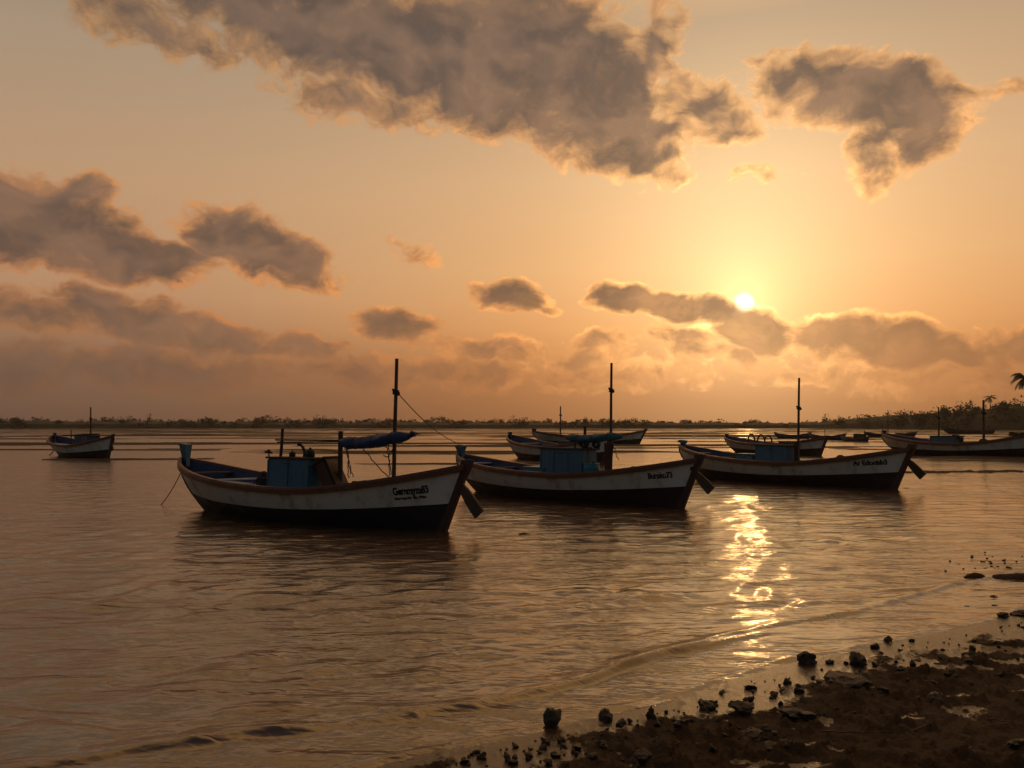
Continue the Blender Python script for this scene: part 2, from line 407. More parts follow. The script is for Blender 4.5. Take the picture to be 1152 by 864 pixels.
# ground material
def ground_mat():
    m, nt, bs = mat_new('mud_sand')
    tc = nt.new('ShaderNodeTexCoord').outputs['Object']
    at_ = nt.new('ShaderNodeAttribute', attribute_name='wet').outputs['Fac']
    n1 = nt.noise(tc, 2.2, 8, .65); n2 = nt.noise(tc, 22, 6, .7); n3 = nt.noise(tc, 90, 4, .7)
    c = nt.mix(n1, (.026, .017, .011), (.072, .048, .031))
    c = nt.mix(nt.smooth(n2, .5, .66), c, (.020, .013, .008))
    c = nt.mix(nt.math('MULTIPLY', nt.smooth(n3, .66, .74), .5), c, (.16, .12, .08))
    nt.l.new(c, bs.inputs['Base Color'])
    w = nt.math('ADD', at_, nt.math('MULTIPLY_ADD', n2, .9, -.5), clamp=True)
    w = nt.smooth(w, .34, .58)
    nt.l.new(nt.math('MULTIPLY_ADD', w, -.62, .80), bs.inputs['Roughness'])
    bs.inputs['Specular IOR Level'].default_value = .5
    nt.l.new(nt.math('MULTIPLY_ADD', w, .32, .12), bs.inputs['Specular IOR Level'])
    b = nt.new('ShaderNodeBump'); b.inputs['Distance'].default_value = .03
    nt.l.new(nt.math('MULTIPLY_ADD', w, -.55, .75), b.inputs['Strength'])
    h = nt.math('ADD', n2, nt.math('MULTIPLY', n3, .4)); nt.l.new(h, b.inputs['Height'])
    nt.l.new(b.outputs[0], bs.inputs['Normal'])
    return m
X, Y, Rr, A = polar_grid(.4, 930, .0068, .72, .0022, (.06, 0))
nn_ = int((Rr[:, 0] < 40).sum()); s = shore_s(X, Y); zn = np.clip(s*.03, -.35, .6); wet = np.zeros_like(X)
_, zn[:nn_], wet[:nn_] = near_land(X[:nn_], Y[:nn_])
zm = mud_z(X, Y, Rr, A)
zfar = np.clip((Rr-far_r(A))*.03, -.3, .9)
Zg = np.where(s > -3.5, np.maximum(zn, np.minimum(zm, zn+0) if False else zn), zm)
tr = sstep(-6, -3, s); Zg = zn*tr + zm*(1-tr)
Zg = np.maximum(Zg, np.where(Rr > 300, zfar, -1))
# weed-covered tongue and low lumps out on the right
for (px, py, ax, ay, hh) in ((1098, 650, .16, .10, .07), (1150, 650, .55, .13, .06), (1118, 672, .05, .04, .03)):
    c_ = at(px, py); q = ((X-c_.x)/ax)**2+((Y-c_.y)/ay)**2
    Zg = np.maximum(Zg, np.where(q < 4, hh*(1.05-q*.8)+(fbm(X*16, Y*16, 3)-.5)*.03, -1))
wetf = np.where(s > -3, wet, 0)
gm = ground_mat()
go_ = grid_mesh('ground', X, Y, Zg, gm, attrs={'wet': wetf}); tag(go_, kind='structure')

# water
def water_mat():
    m, nt, bs = mat_new('estuary_water')
    tc = nt.new('ShaderNodeTexCoord').outputs['Object']
    bs.inputs['Base Color'].default_value = (.075, .042, .020, 1)
    bs.inputs['IOR'].default_value = 1.7; bs.inputs['Specular IOR Level'].default_value = .85; bs.inputs['Coat Weight'].default_value = .07; bs.inputs['Coat Roughness'].default_value = .26; bs.inputs['Coat IOR'].default_value = 1.5
    # calm and ruffled patches
    pat = nt.noise(nt.mapping(tc, sc=(.05, .22, 1)), 1.0, 5, .6, .6)
    pat2 = nt.noise(nt.mapping(tc, rot=(0, 0, .45), sc=(.35, 1.1, 1)), 1.0, 4, .6, .8)
    ruf = nt.smooth(nt.math('MULTIPLY_ADD', pat2, .5, nt.math('MULTIPLY', pat, .7)), .42, .75)
    nt.l.new(nt.math('MULTIPLY_ADD', ruf, .06, .10), bs.inputs['Roughness'])
    far_ = nt.noise(nt.mapping(tc, rot=(0, 0, .12), sc=(.22, .9, 1)), 1.0, 2, .45, .5)
    a = nt.noise(nt.mapping(tc, rot=(0, 0, .30), sc=(.6, 1.7, 1)), 1.7, 2, .42, .8)
    b_ = nt.noise(nt.mapping(tc, rot=(0, 0, .30), sc=(.8, 2.0, 1)), 7, 1, .4, .9)
    c = nt.noise(nt.mapping(tc, rot=(0, 0, .1), sc=(1.0, 1.8, 1)), 30, 3, .55, .5)
    prev = None
    for hgt, dist, st0, st1 in ((far_, .07, .55, .5), (a, .050, .25, 1.1), (b_, .0095, .25, .9), (c, .0014, .2, .9)):
        b3 = nt.new('ShaderNodeBump'); b3.inputs['Distance'].default_value = dist; nt.l.new(hgt, b3.inputs['Height'])
        nt.l.new(nt.math('MULTIPLY_ADD', ruf, st1, st0), b3.inputs['Strength'])
        if prev: nt.l.new(prev, b3.inputs['Normal'])
        prev = b3.outputs[0]
    nt.l.new(b3.outputs[0], bs.inputs['Normal'])
    return m
X, Y, Rr, A = polar_grid(1.8, 700, .0052, .70, .0021, (.05, 1.9), full=False)
s = shore_s(X, Y)
spacing = np.maximum(Rr*.0052, Rr*.0021)
Zw = np.zeros_like(X)
wx = X + .35*(fbm(X*.7, Y*.7, 3)-.5)*2; wy = Y + .35*(fbm(X*.7+31, Y*.7+7, 3)-.5)*2
env = [.12+2.6*fbm(X*.35+7*i, Y*.7, 3)**2 for i in range(3)]
for i in range(34):
    lam = .075*(1.082**i)*(1+.15*random.random()); th = R(115)+random.gauss(0, .5)   # crests run roughly along the shore
    k = 2*PI/lam; amp = .0043*lam**1.05
    near_ = Rr[:, 0] < lam/.0052/3
    nr_ = int(near_.sum())
    fade = sstep(3, 6, lam/spacing[:nr_])
    Zw[:nr_] += fade*amp*np.sin(k*(wx[:nr_]*math.cos(th)+wy[:nr_]*math.sin(th))+random.random()*6.28)*env[i % 3][:nr_]
calm = 1-.75*sstep(-1.6, -.1, s)
Zw *= calm
# low bores running in over the shallows
def bore(pts, hgt, wf, wb):
    global Zw
    P = [at(*p) for p in pts]
    px = np.array([p.x for p in P]); py = np.array([p.y for p in P])
    o = np.argsort(px); f = np.interp(X, px[o], py[o])
    f = f + .10*(fbm(X*2.2+pts[0][0], X*0+1, 3)-.5)
    dd = (Y-f)*.85
    prof = np.where(dd < 0, np.exp(-(dd/wf)**2), np.exp(-(dd/wb)**2))
    ends = sstep(px.min()-.5, px.min()+.6, X)*(1-sstep(px.max()-.6, px.max()+.3, X))
    Zw += hgt*prof*ends*(.45+1.1*fbm(X*1.5, Y*1.5, 3))
bore([(-40, 872), (80, 858), (200, 838), (330, 822), (430, 812), (560, 790), (650, 770), (740, 738), (870, 712)], .038, .050, .22)
bore([(700, 752), (800, 722), (880, 702), (960, 690), (1060, 662), (1160, 640)], .022, .035, .14)
bore([(240, 804), (340, 800), (440, 803), (540, 822)], .018, .035, .12)
bore([(-20, 720), (180, 700), (330, 690), (480, 700)], .012, .06, .25)
# thin swash edge
Zw += .010*np.exp(-((s+.10)/.035)**2)*(Y < 30)*(X > -6)
Zw = np.where(s > .02, -.02-.05*np.clip(s, 0, 1), Zw)
wm = water_mat()
wo = grid_mesh('water', X, Y, Zw, wm, keep=(s < .5)); tag(wo, kind='structure')

# ------------------------------------------------------------------ haze
if True:
    b = MB(); b.box((0, 0, 0), (2000, 2000, 34)); 
    m = bpy.data.materials.new('haze_air'); m.use_nodes = True; nt = NT(m.node_tree); nt.n.clear()
    o_ = nt.new('ShaderNodeOutputMaterial'); pv = nt.new('ShaderNodeVolumePrincipled')
    pv.inputs['Color'].default_value = (.90, .86, .80, 1); pv.inputs['Density'].default_value = .00018; pv.inputs['Anisotropy'].default_value = .55
    nt.l.new(pv.outputs[0], o_.inputs['Volume'])
    hz = b.build('haze', m, loc=(0, 0, 34/2-1.4)); tag(hz, kind='stuff')

# ------------------------------------------------------------------ boats
class Boat:
    LW = 7.9; BEAM = 1.2; KEEL = -.28
    def __init__(s, name, wl, wr, label, sheer=(1.38, .80, 1.42), band=(.44, .31, .60), over=(1.15, .58), roll=0.0, bottom='bottom', block=True, beam=1.2, simple=False, inner='navy', hs=1.0, detail=1):
        a, b = wl, wr; s.c = (a+b)/2; d = b-a; s.ang = math.atan2(d.y, d.x); s.s = d.length/s.LW
        s.sheer = sheer; s.band = band; s.over = over; s.beam = beam; s.hs = hs
        s.root = empty(name, (s.c.x, s.c.y, 0), s.ang, s.s); s.root.rotation_euler = (roll, 0, s.ang)
        s.roll = roll
        tag(s.root, label, 'boat', 'wooden fishing boats moored in the shallows')
        s.N = 56; s.inner = inner
        s.make_hull(bottom, block)
    # --- shape functions (local, unscaled)
    def zs(s, t):
        l, m, r = s.sheer; tm = .56
        return (m+(l-m)*(1-t/tm)**2.3 if t < tm else m+(r-m)*((t-tm)/(1-tm))**1.7)*s.hs
    def zb(s, t):
        l, m, r = s.band; tm = .45
        return (m+(l-m)*(1-t/tm)**2 if t < tm else m+(r-m)*((t-tm)/(1-tm))**1.8)*s.hs
    def xl(s, z):
        zt = s.sheer[0]*s.hs*.92; k = max(-.25, min(1, z/zt))
        return -s.LW/2 - (s.over[0]*math.sin(PI/2*k) if k > 0 else s.over[0]*PI/2*k)
    def xr(s, z): return s.LW/2 + s.over[1]*z/(s.sheer[2]*s.hs)
    def hb(s, t, z):
        zs = s.zs(t); v = (z-s.KEEL)/(zs-s.KEEL); v = max(0, min(1.15, v))
        if t < .45: b = 1-abs(1-t/.45)**3.1
        else: b = 1-((t-.45)/.55)**2.25
        e = .38+.55*abs(2*t-1)**2.2
        return .035+s.beam*max(b, 0)**.9*(v**e)
    def pt(s, t, z, side=-1, off=0.0):
        return Vector((s.xl(z)+(s.xr(z)-s.xl(z))*t, side*(s.hb(t, z)+off), z))
    def t_of(s, x, z): return max(0, min(1, (x-s.xl(z))/(s.xr(z)-s.xl(z))))
    def lx(s, px, ly=0.0, z=1.0):       # local x whose vertical plane passes photo column px
        ca, sa = math.cos(s.ang), math.sin(s.ang); k = (px-576)/F
        # X/(Y c + (Z-EYE) s) = k
        cp, sp = math.cos(PITCH), math.sin(PITCH)
        h = (z*s.s-EYE)*sp
        # X = cx + s(ca*x - sa*ly);  Y = cy + s(sa*x + ca*ly)
        A_ = s.s*(ca - k*cp*sa); B_ = k*(cp*(s.c.y+s.s*ca*ly)+h) - s.c.x + s.s*sa*ly
        return B_/A_
    def lz(s, px, py, ly=0.0):           # local x,z seen at photo pixel on the local plane y=ly
        z = 1.0
        for _ in range(6):
            x = s.lx(px, ly, z)
            D = s.c.y + s.s*(math.sin(s.ang)*x+math.cos(s.ang)*ly)
            z = at_d(px, py, D).z/s.s
        return x, z
    def make_hull(s, bottom, block):
        N = s.N; rows = []
        nb, nw = 6, 7
        ts = [0.5-0.5*math.cos(PI*i/N) for i in range(N+1)]
        s.ts = ts
        def levels(t): 
            return [s.KEEL+(s.zb(t)-s.KEEL)*k/nb for k in range(nb)]+[s.zb(t)+(s.zs(t)-s.zb(t))*k/nw for k in range(nw+1)]
        m = MB()
        for side in (-1, 1):
            P = [[s.pt(t, z, side) for z in levels(t)] for t in ts]
            if side > 0: P = P[::-1]
            m.quad_grid(P, mats=lambda i, j: 0 if j >= nb else 1)
        # end plates joining both sides
        for t in (0, 1):
            L = levels(t); A_ = [s.pt(t, z, -1) for z in L]; B_ = [s.pt(t, z, 1) for z in L]
            m.quad_grid([A_, B_] if t == 1 else [B_, A_], mats=lambda i, j: 0 if j >= nb else 1)
        s.hull = m.build('hull', [M['white'], M[bottom]], s.root, smooth=True)
        # inner lining
        lin = MB(); th = .055
        for side in (-1, 1):
            P = []
            for t in [min(.985, max(.012, q)) for q in ts]:
                zt = s.zs(t); zd = s.deck(t)-.01
                row = []
                for k in range(6):
                    z = zd+(zt-.005-zd)*k/5; p = s.pt(t, z, side); p.y = side*max(.008, s.hb(t, z)-th); row.append(p)
                P.append(row)
            lin.quad_grid(P if side > 0 else P[::-1])
        lin.build('inner_planking', M[s.inner], s.root, smooth=True)
        dk = MB(); P = []
        for t in [min(.98, max(.02, q)) for q in ts]:
            zd = s.deck(t); w = max(.008, s.hb(t, zd)-th-.004); p = s.pt(t, zd)
            P.append([Vector((p.x, w*(k/4-.5)*2, zd+.02*(1-abs(k/2-1)))) for k in range(5)])
        dk.quad_grid(P); dk.build('deck', M['paleblue'], s.root)
        # gunwale rail
        g = MB(); prof = [(.045, -.115), (.05, -.02), (.035, .035), (-.07, .035), (-.075, -.03), (-.02, -.035), (.004, -.115)]
        for side in (-1, 1):
            P = []
            for t in ts:
                zt = s.zs(t); p = s.pt(t, zt, 1)
                P.append([Vector((p.x + (-.03 if t == 0 else .03 if t == 1 else 0), side*max(.0, p.y+o), zt+dz)) for (o, dz) in prof])
            g.quad_grid(P if side > 0 else P[::-1], close_v=True)
        g.build('gunwale', M['rail'], s.root)
        # raked stem post at the rudder end, standing proud of the rail
        st = MB(); P = []
        zt = s.sheer[2]*s.hs
        for k in range(9):
            z = s.KEEL+(zt+.13-s.KEEL)*k/8; x = s.xr(z); w = .055 if k < 8 else .045
            dx = .13 if k < 7 else .17
            P.append([Vector((x-.10, -w, z)), Vector((x+dx, -w, z)), Vector((x+dx, w, z)), Vector((x-.10, w, z))])
        st.quad_grid(P, close_v=True); st.ngon(P[-1]); st.ngon(P[0][::-1])
        s.stem = st.build('stem_post', M['maroon'], s.root)
        # post at the other end
        q = MB(); z0 = s.sheer[0]*s.hs; P = []
        for k in range(8):
            z = s.KEEL+(z0-.05-s.KEEL)*k/7; x = s.xl(z)
            P.append([Vector((x-.07, -.05, z)), Vector((x+.10, -.05, z)), Vector((x+.10, .05, z)), Vector((x-.07, .05, z))])
        q.quad_grid(P, close_v=True); q.ngon(P[-1]); q.ngon(P[0][::-1]); q.build('end_post', M['wood'], s.root)
    def deck(s, t):
        return (s.sheer[1]*s.hs-.16) + .55*max(0, s.zs(t)-s.sheer[1]*s.hs)*.75
    def head_block(s, w=.46, d=.26, h=.52, mat='bluepaint', notch=False, lean=-.05):
        z0 = s.sheer[0]*s.hs; x = s.xl(z0); m = MB(); P = []
        for k, (zz, f) in enumerate(((-.22, .50), (.0, .60), (h*.45, .78), (h, 1.0))):
            cx = x+.16+lean*zz; ww = w*f/2; dd = d*f/2
            P.append([Vector((cx-ww, -dd, z0+zz)), Vector((cx+ww*.9, -dd, z0+zz-(.04 if k == 3 else 0))), Vector((cx+ww*.9, dd, z0+zz-(.04 if k == 3 else 0))), Vector((cx-ww, dd, z0+zz))])
        m.quad_grid(P, close_v=True); m.ngon(P[-1]); m.ngon(P[0][::-1])
        if notch: m.box((x+.16+w*.3, 0, z0+h), (.14, d*.8, .1), (0, .2, 0)); m.box((x+.02, 0, z0+h+.01), (.16, d*.9, .09), (0, -.15, 0))
        return m.build('prow_block', M[mat], s.root)
    def rudder(s, z_top=.95, length=.72, w=.25, ang=R(58), mat='wood'):
        x = s.xr(z_top)+.05; m = MB()
        # straight plank slanting down and out from the stem
        L = length; c, sn = math.cos(ang), math.sin(ang)
        P = []
        for k, ww in ((0, .5), (.25, .8), (.6, 1.0), (1, 1.02)):
            cx = x + L*k*c; cz = z_top - L*k*sn
            hx, hz = sn*w*ww/2, c*w*ww/2
            P.append([Vector((cx-hx, -.035, cz-hz)), Vector((cx+hx, -.035, cz+hz)), Vector((cx+hx, .035, cz+hz)), Vector((cx-hx, .035, cz-hz))])
        m.quad_grid(P, close_v=True); m.ngon(P[-1]); m.ngon(P[0][::-1])
        return m.build('rudder_blade', M[mat], s.root)
    def text(s, words, px, size, z0, dz_slope=.0, width=None, name='lettering', parent=None):
        cu = bpy.data.curves.new('t', 'FONT'); cu.body = words; cu.size = 1; cu.resolution_u = 4; cu.offset = .045; cu.space_character = .93
        ob = bpy.data.objects.new('t', cu); col.objects.link(ob)
        dg = bpy.context.evaluated_depsgraph_get(); me = bpy.data.meshes.new_from_object(ob.evaluated_get(dg))
        bpy.data.objects.remove(ob); bm = bmesh.new(); bm.from_mesh(me)
        bmesh.ops.triangulate(bm, faces=bm.faces)
        for _ in range(1): bmesh.ops.subdivide_edges(bm, edges=[e for e in bm.edges if e.calc_length() > .25], cuts=1)
        bmesh.ops.triangulate(bm, faces=bm.faces)
        W = max(v.co.x for v in bm.verts); 
        x0 = s.lx(px[0], -s.beam*.5, z0); x1 = s.lx(px[1], -s.beam*.4, z0)
        for it in range(3):
            x0 = s.lx(px[0], -s.hb(s.t_of(x0, z0), z0), z0); x1 = s.lx(px[1], -s.hb(s.t_of(x1, z0), z0), z0)
        jit = [random.uniform(-.02, .02) for _ in range(99)]
        for v in bm.verts:
            k = v.co.x/W; x = x0+(x1-x0)*k; z = z0+v.co.y*size+dz_slope*(x-x0)+jit[int(k*len(words))]*size
            x += random.uniform(-.006, .006); z += random.uniform(-.006, .006); t = s.t_of(x, z); v.co = s.pt(t, z, -1, .004)
        me2 = bpy.data.meshes.new(name); bm.to_mesh(me2); bm.free(); me2.materials.append(M['letter'])
        o = bpy.data.objects.new(name, me2); col.objects.link(o); o.parent = parent or s.hull
        return o
    def world(s, p):
        return (Matrix.Translation((s.c.x, s.c.y, 0)) @ Euler((s.roll, 0, s.ang)).to_matrix().to_4x4() @ Matrix.Scale(s.s, 4)) @ Vector(p)
    def cabin(s, px0, px1, top_py, depth=.8, mat='bluepaint', lid='darkwood', ly=0.0, door=True):
        y0 = ly-depth/2
        xa, zt = s.lz(px0, top_py, y0); xb, _ = s.lz(px1, top_py, y0)
        L = xb-xa; zb = s.sheer[1]*s.hs-.2; cx = (xa+xb)/2; h = zt-.05-zb
        c = MB(); c.box((cx, ly, zb+h/2), (L, depth, h), bev=.015)
        n = max(2, int(L/.5))
        for k in range(n+1):                   # battens standing proud of the boards
            c.box((xa+.02+(L-.04)*k/n, y0-.006, zb+h/2), (.035, .02, h-.04))
        o = c.build('cabin', M[mat], s.root)
        l = MB(); l.box((cx+.01, ly, zt-.025), (L+.12, depth+.10, .05), bev=.01); l.build('cabin_lid', M[lid], o)
        hd = MB(); hd.tube([(cx-.1, y0-.02, zt-.16), (cx-.1, y0-.05, zt-.16), (cx+.1, y0-.05, zt-.16), (cx+.1, y0-.02, zt-.16)], .009, 6); hd.build('handle', M['black'], o)
        s.cab = (xa, xb, zt, y0, zb); return o
    def mast(s, px, top_py, rad=.045, ly=0.0, lean_px=0, name='mast', mat='wood', fit=True, foot=True, taper=.75, base=None, fit_py=None):
        x1, z1 = s.lz(px, top_py, ly); x0 = s.lx(px-lean_px, ly, .8); z0 = (s.deck(.5) if base is None else base)-.03
        n = 9; pts = []; 
        for k in range(n):
            f = k/(n-1); pts.append(Vector((x0+(x1-x0)*f+.006*math.sin(5*f+x0), ly+.006*math.sin(3*f), z0+(z1-z0)*f)))
        m = MB().tube(pts, [rad*(1-(1-taper)*k/(n-1)) for k in range(n)], 9)
        o = m.build(name, M[mat], s.root, smooth=True)
        if fit:
            _, zf = s.lz(px, fit_py, ly) if fit_py else (0, z0+(z1-z0)*.72)
            f = (zf-z0)/(z1-z0); xf = x0+(x1-x0)*f
            q = MB(); q.tube([(xf, ly, zf-.05), (xf, ly, zf+.05)], rad*1.5, 9); q.ball((xf-rad*1.6, ly, zf+.06), .035, 1); q.ball((xf+rad*1.5, ly, zf-.03), .05, 1, (1, .7, 1.2))
            q.build('masthead_fitting', M['black'], o)
        if foot:
            q = MB(); q.box((x0, ly, s.deck(.6)+.10), (.34, .3, .2), bev=.03); q.build('mast_step', M['darkwood'], o)
        return (x0, x1, z0, z1, o)
    def roll_tarp(s, pxa, pya, pxb, pyb, r, ly=0.0, mat='tarp_blue', tail=True, name='rolled_awning'):
        xa, za = s.lz(pxa, pya, ly); xb, zb = s.lz(pxb, pyb, ly)
        n = 36; k_ = 14; P = []
        for i in range(n+1):
            f = i/n; c = Vector((xa+(xb-xa)*f, ly, za+(zb-za)*f-.05*math.sin(PI*min(1, f*1.3))))
            rr = r*(.55+.45*min(1, f/.12))*(1-.55*max(0, (f-.82)/.18)) * (1+.05*math.sin(f*23)+.03*math.sin(f*61))
            for tie in (.22, .5, .77): rr *= 1-.09*math.exp(-((f-tie)/.012)**2)
            P.append([c+Vector((0, math.cos(2*PI*j/k_)*rr*(1+.12*math.sin(3*2*PI*j/k_+f*9)), math.sin(2*PI*j/k_)*rr*(1+.10*math.sin(4*2*PI*j/k_+f*14)))) for j in range(k_)])
        m = MB().quad_grid(P, close_v=True); m.ngon(P[0][::-1]); m.ngon(P[-1])
        o = m.build(name, M[mat], s.root, smooth=True)
        if tail:
            q = MB(); 
            for j in range(4):
                a = Vector((xb-.02, ly, zb)); q.tube([a, a+Vector((.12, random.uniform(-.05, .05), .03+.02*j)), a+Vector((.2+.03*j, random.uniform(-.08, .08), .06*random.random()))], [.05, .04, .015], 6)
            q.build('loose_end', M[mat], o)
        for tie in (.22, .5, .77):
            t = MB()
            c = Vector((xa+(xb-xa)*tie, ly, za+(zb-za)*tie-.05*math.sin(PI*min(1, tie*1.3))))
            t.tube([c+Vector((0, math.cos(a)*r*1.0, math.sin(a)*r*1.0)) for a in [2*PI*j/12 for j in range(13)]], .01, 5)
            t.build('tie', M['rope'], o)
        return (xa, za, xb, zb)
    def ropes(s, lines, name='rigging_line', rad=.012):
        for (a, b, sag, ly) in lines:
            xa, za = s.lz(*a, ly); xb, zb = s.lz(*b, ly)
            pts = catenary((xa, ly, za), (xb, ly, zb), sag)
            pts = [p+Vector((.02*math.sin(i*1.7+xa), .02*math.cos(i*2.1), 0)) if 0 < i < len(pts)-1 else p for i, p in enumerate(pts)]
            MB().tube(pts, rad, 6).build(name, M['rope'], s.root)
    def thwart(s, ts):
        for t in ts:
            z = s.zs(t)-.12; p = s.pt(t, z); w = s.hb(t, z)-.06
            MB().box((p.x, 0, z), (.22, 2*w, .04), bev=.008).build('thwart', M['paleblue'] if random.random() < .5 else M['wood'], s.root)

def put(px, py, dz=0): return at(px, py)

# --- boat one, nearest, left of centre
b1 = Boat('fishing_boat', at(233, 574), at(497, 597), 'white fishing boat with rolled royal-blue awning, nearest of all, left of centre', bottom='bottom_black', roll=R(-1.5))
b1.head_block(.32, .22, .42, lean=-.12); b1.rudder(1.02, .80, .26, R(50))
b1.cabin(300, 346, 514, .75)
b1.text('Gemmyza83', (442, 483), .22, .75, .10)
b1.text('Bernardo do Mar', (444, 481), .085, .64, .10, name='small_lettering')
b1.mast(443, 403, .052, .1, 1, fit_py=441)
b1.mast(316, 482, .042, .0, 3, name='short_post', fit=False, foot=False, mat='darkwood', taper=.9, base=1.2)
b1.mast(381.5, 485, .062, .0, 0, name='awning_post', fit=False, foot=False, mat='darkwood', taper=.95)
b1.roll_tarp(382, 498, 459, 491, .145, -.05)
xa, za = b1.lz(317, 495, -.04); xb, zb = b1.lz(384, 495.5, -.04); xc, zc = b1.lz(318, 497.5, .02)
MB().tube([(xa-.25, -.07, za), (xb, -.07, zb)], .022, 7).build('boom', M['wood'], b1.root, smooth=True)
MB().tube([(xc-.3, .06, zc), (xb, .03, zb-.03)], .016, 7).build('boom', M['wood'], b1.root, smooth=True)
b1.ropes([((388, 503), (396, 537), .02, -.05), ((386, 503), (393, 534), -.12, .05), ((390, 504), (391, 538), .10, .1), ((406, 503), (436, 537), .03, 0), ((436, 498), (437, 536), .05, -.1), ((432, 500), (439, 534), -.1, .15), ((441, 505), (430, 512), .1, 0)])
b1.thwart((.12, .22, .72, .82))
q = MB(); xa, za = b1.lz(199, 531, -.3); MB().tube(catenary((xa+.02, -.2, za), (*(lambda p: (p.x, p.y))(Vector(b1.root.matrix_world.inverted() @ at(178, 567)) if False else Vector(((at(178, 567)-b1.c).x*math.cos(b1.ang)+(at(178, 567)-b1.c).y*math.sin(b1.ang), -(at(178, 567)-b1.c).x*math.sin(b1.ang)+(at(178, 567)-b1.c).y*math.cos(b1.ang), 0))/b1.s), -.1), .10), .013, 6).build('anchor_rope', M['rope'], b1.root)

def place_in(b, o, p, rz=0):
    w = b.world(p); o.location = w; o.rotation_euler = (0, 0, b.ang+rz)
# items lying in boat one
def box_thing(name, parts, b, p, label, cat, rz=0, group=None):
    r = empty(name); place_in(b, r, p, rz); tag(r, label, cat, group)
    for (pn, mb, mt, sm) in parts: mb.build(pn, M[mt], r, smooth=sm)
    return r
xc, zc = b1.lz(368, 537, 0)
hz_, = (b1.sheer[1]-.12,)
pm = MB(); pm.box((0, 0, .36), (.40, .5, .86), (0, -.55, 0), bev=.05); pm.box((.18, 0, .02), (.3, .3, .25), bev=.04)
o = box_thing('engine_cover', [('cover', pm, 'maroon', False), ('lip', MB().box((-.22, 0, .72), (.44, .54, .06), (0, -.55, 0), bev=.02), 'darkwood', False)], b1, (xc+.16, 0, b1.deck(.6)+.02), 'dark red engine cover tipped up right of the blue cabin on the nearest boat', 'engine cover')
xa, xb, zt, y0, _ = b1.cab
def pot(r, h): 
    m = MB(); P = []
    for (k, f) in ((0, .8), (.15, 1), (.7, 1.02), (.85, .8), (1, .35)):
        P.append([Vector((math.cos(2*PI*j/14)*r*f, math.sin(2*PI*j/14)*r*f, h*k)) for j in range(14)])
    m.quad_grid(P, close_v=True); m.ngon(P[-1]); m.ngon(P[0][::-1]); return m
x_, z_ = b1.lz(351, 512, 0); box_thing('fishing_float', [('float_body', pot(.11, .20), 'black', True), ('eyelet', MB().tube([(0, 0, .19), (0, 0, .23)], .03, 8), 'rope', False)], b1, (x_, -.1, zt), 'larger dark float standing at right end of the cabin lid of the nearest boat', 'float')
x_, z_ = b1.lz(331, 512, 0); box_thing('fishing_float', [('float_body', pot(.075, .13), 'black', True), ('eyelet', MB().tube([(0, 0, .12), (0, 0, .15)], .02, 8), 'rope', False)], b1, (x_, -.1, zt), 'small dark float in the middle of the cabin lid of the nearest boat', 'float')
# bent tiller-like hook and a small pulley on the lid
x_, z_ = b1.lz(338, 508, 0)
b1m = MB(); b1m.tube([(x_+.0, .1, zt-.05), (x_+.02, .1, zt+.12), (x_-.07, .1, zt+.24), (x_-.16, .1, zt+.30)], [.05, .05, .035, .03], 8); b1m.ball((x_-.2, .1, zt+.31), .06, 1, (1.4, 1, .8)); b1m.build('throttle_lever', M['black'], b1.root)
x_, z_ = b1.lz(304, 507, 0)
b1m = MB(); b1m.tube([(x_+.03, -.1, zt-.02), (x_+.02, -.1, zt+.06)], .02, 6); b1m.box((x_, -.1, zt+.10), (.22, .12, .05), (0, .1, .3), bev=.02); b1m.ball((x_+.01, -.1, zt+.13), .05, 1); b1m.build('cleat', M['black'], b1.root)
x_, z_ = b1.lz(297, 524, -.1)
def heap(w, d, h, n=16):
    bm = bmesh.new(); bmesh.ops.create_icosphere(bm, subdivisions=3, radius=1)
    sd = random.random()*40
    for v in bm.verts:
        k = 1+.25*math.sin(v.co.x*5+sd)*math.cos(v.co.y*4+sd)+.12*math.sin(v.co.z*9+sd*2)
        v.co = Vector((v.co.x*w*k, v.co.y*d*k, max(0, v.co.z*h*k)))
    return MB().add_bm(bm)
box_thing('net_heap', [('netting', heap(.24, .25, .42), 'cloth', True), ('head_rope', MB().tube([(-.2, -.2, .1), (0, -.25, .3), (.18, -.15, .28), (.22, .1, .12)], .015, 6), 'rope', True)], b1, (x_, -.05, b1.deck(.45)+.02), 'heap of dark netting against the left end of the blue cabin on the nearest boat', 'fishing net')
box_thing('net_heap', [('netting', heap(.42, .35, .28), 'cloth', True), ('head_rope', MB().tube([(-.3, -.25, .1), (0, -.3, .22), (.28, -.15, .18)], .015, 6), 'rope', True)], b1, (b1.lz(400, 535, 0)[0], .15, b1.deck(.62)+.02), 'low heap of dark netting between awning post and mast of the nearest boat', 'fishing net')

# --- boat two, centre
b2 = Boat('fishing_boat', at(538, 553), at(765, 571), 'white fishing boat with teal rolled awning, middle one of the three big boats', sheer=(1.27, .80, 1.36), over=(1.05, .55), inner='navy', roll=R(-1.5))
b2.head_block(.36, .22, .26, 'bluepaint', True); b2.rudder(1.0, .70, .27, R(44))
b2.cabin(607, 654, 503.5, .75)
b2.text('Bunsku73', (729, 757), .22, .77, .09)
q = MB(); p0 = b2.pt(b2.t_of(b2.lx(768, -.5, 1.1), 1.1), 1.1, -1, .0); q.ball(p0, .06, 2, (1, .35, 1)); q.build('hawse_hole', M['black'], b2.hull, smooth=True)
r2 = b2.mast(685.5, 408, .048, .0, -1, fit_py=439)
x_, z_ = b2.lz(684, 497, 0)
mm = MB(); P = []
for k, (zz, w) in enumerate(((b2.deck(.6)-.02, .22), (b2.deck(.6)+.08, .13), (1.0, .11), (1.3, .115), (z_-.04, .15))):
    P.append([Vector((x_+math.cos(2*PI*j/10)*w*1.1, math.sin(2*PI*j/10)*w*.8, zz)) for j in range(10)])
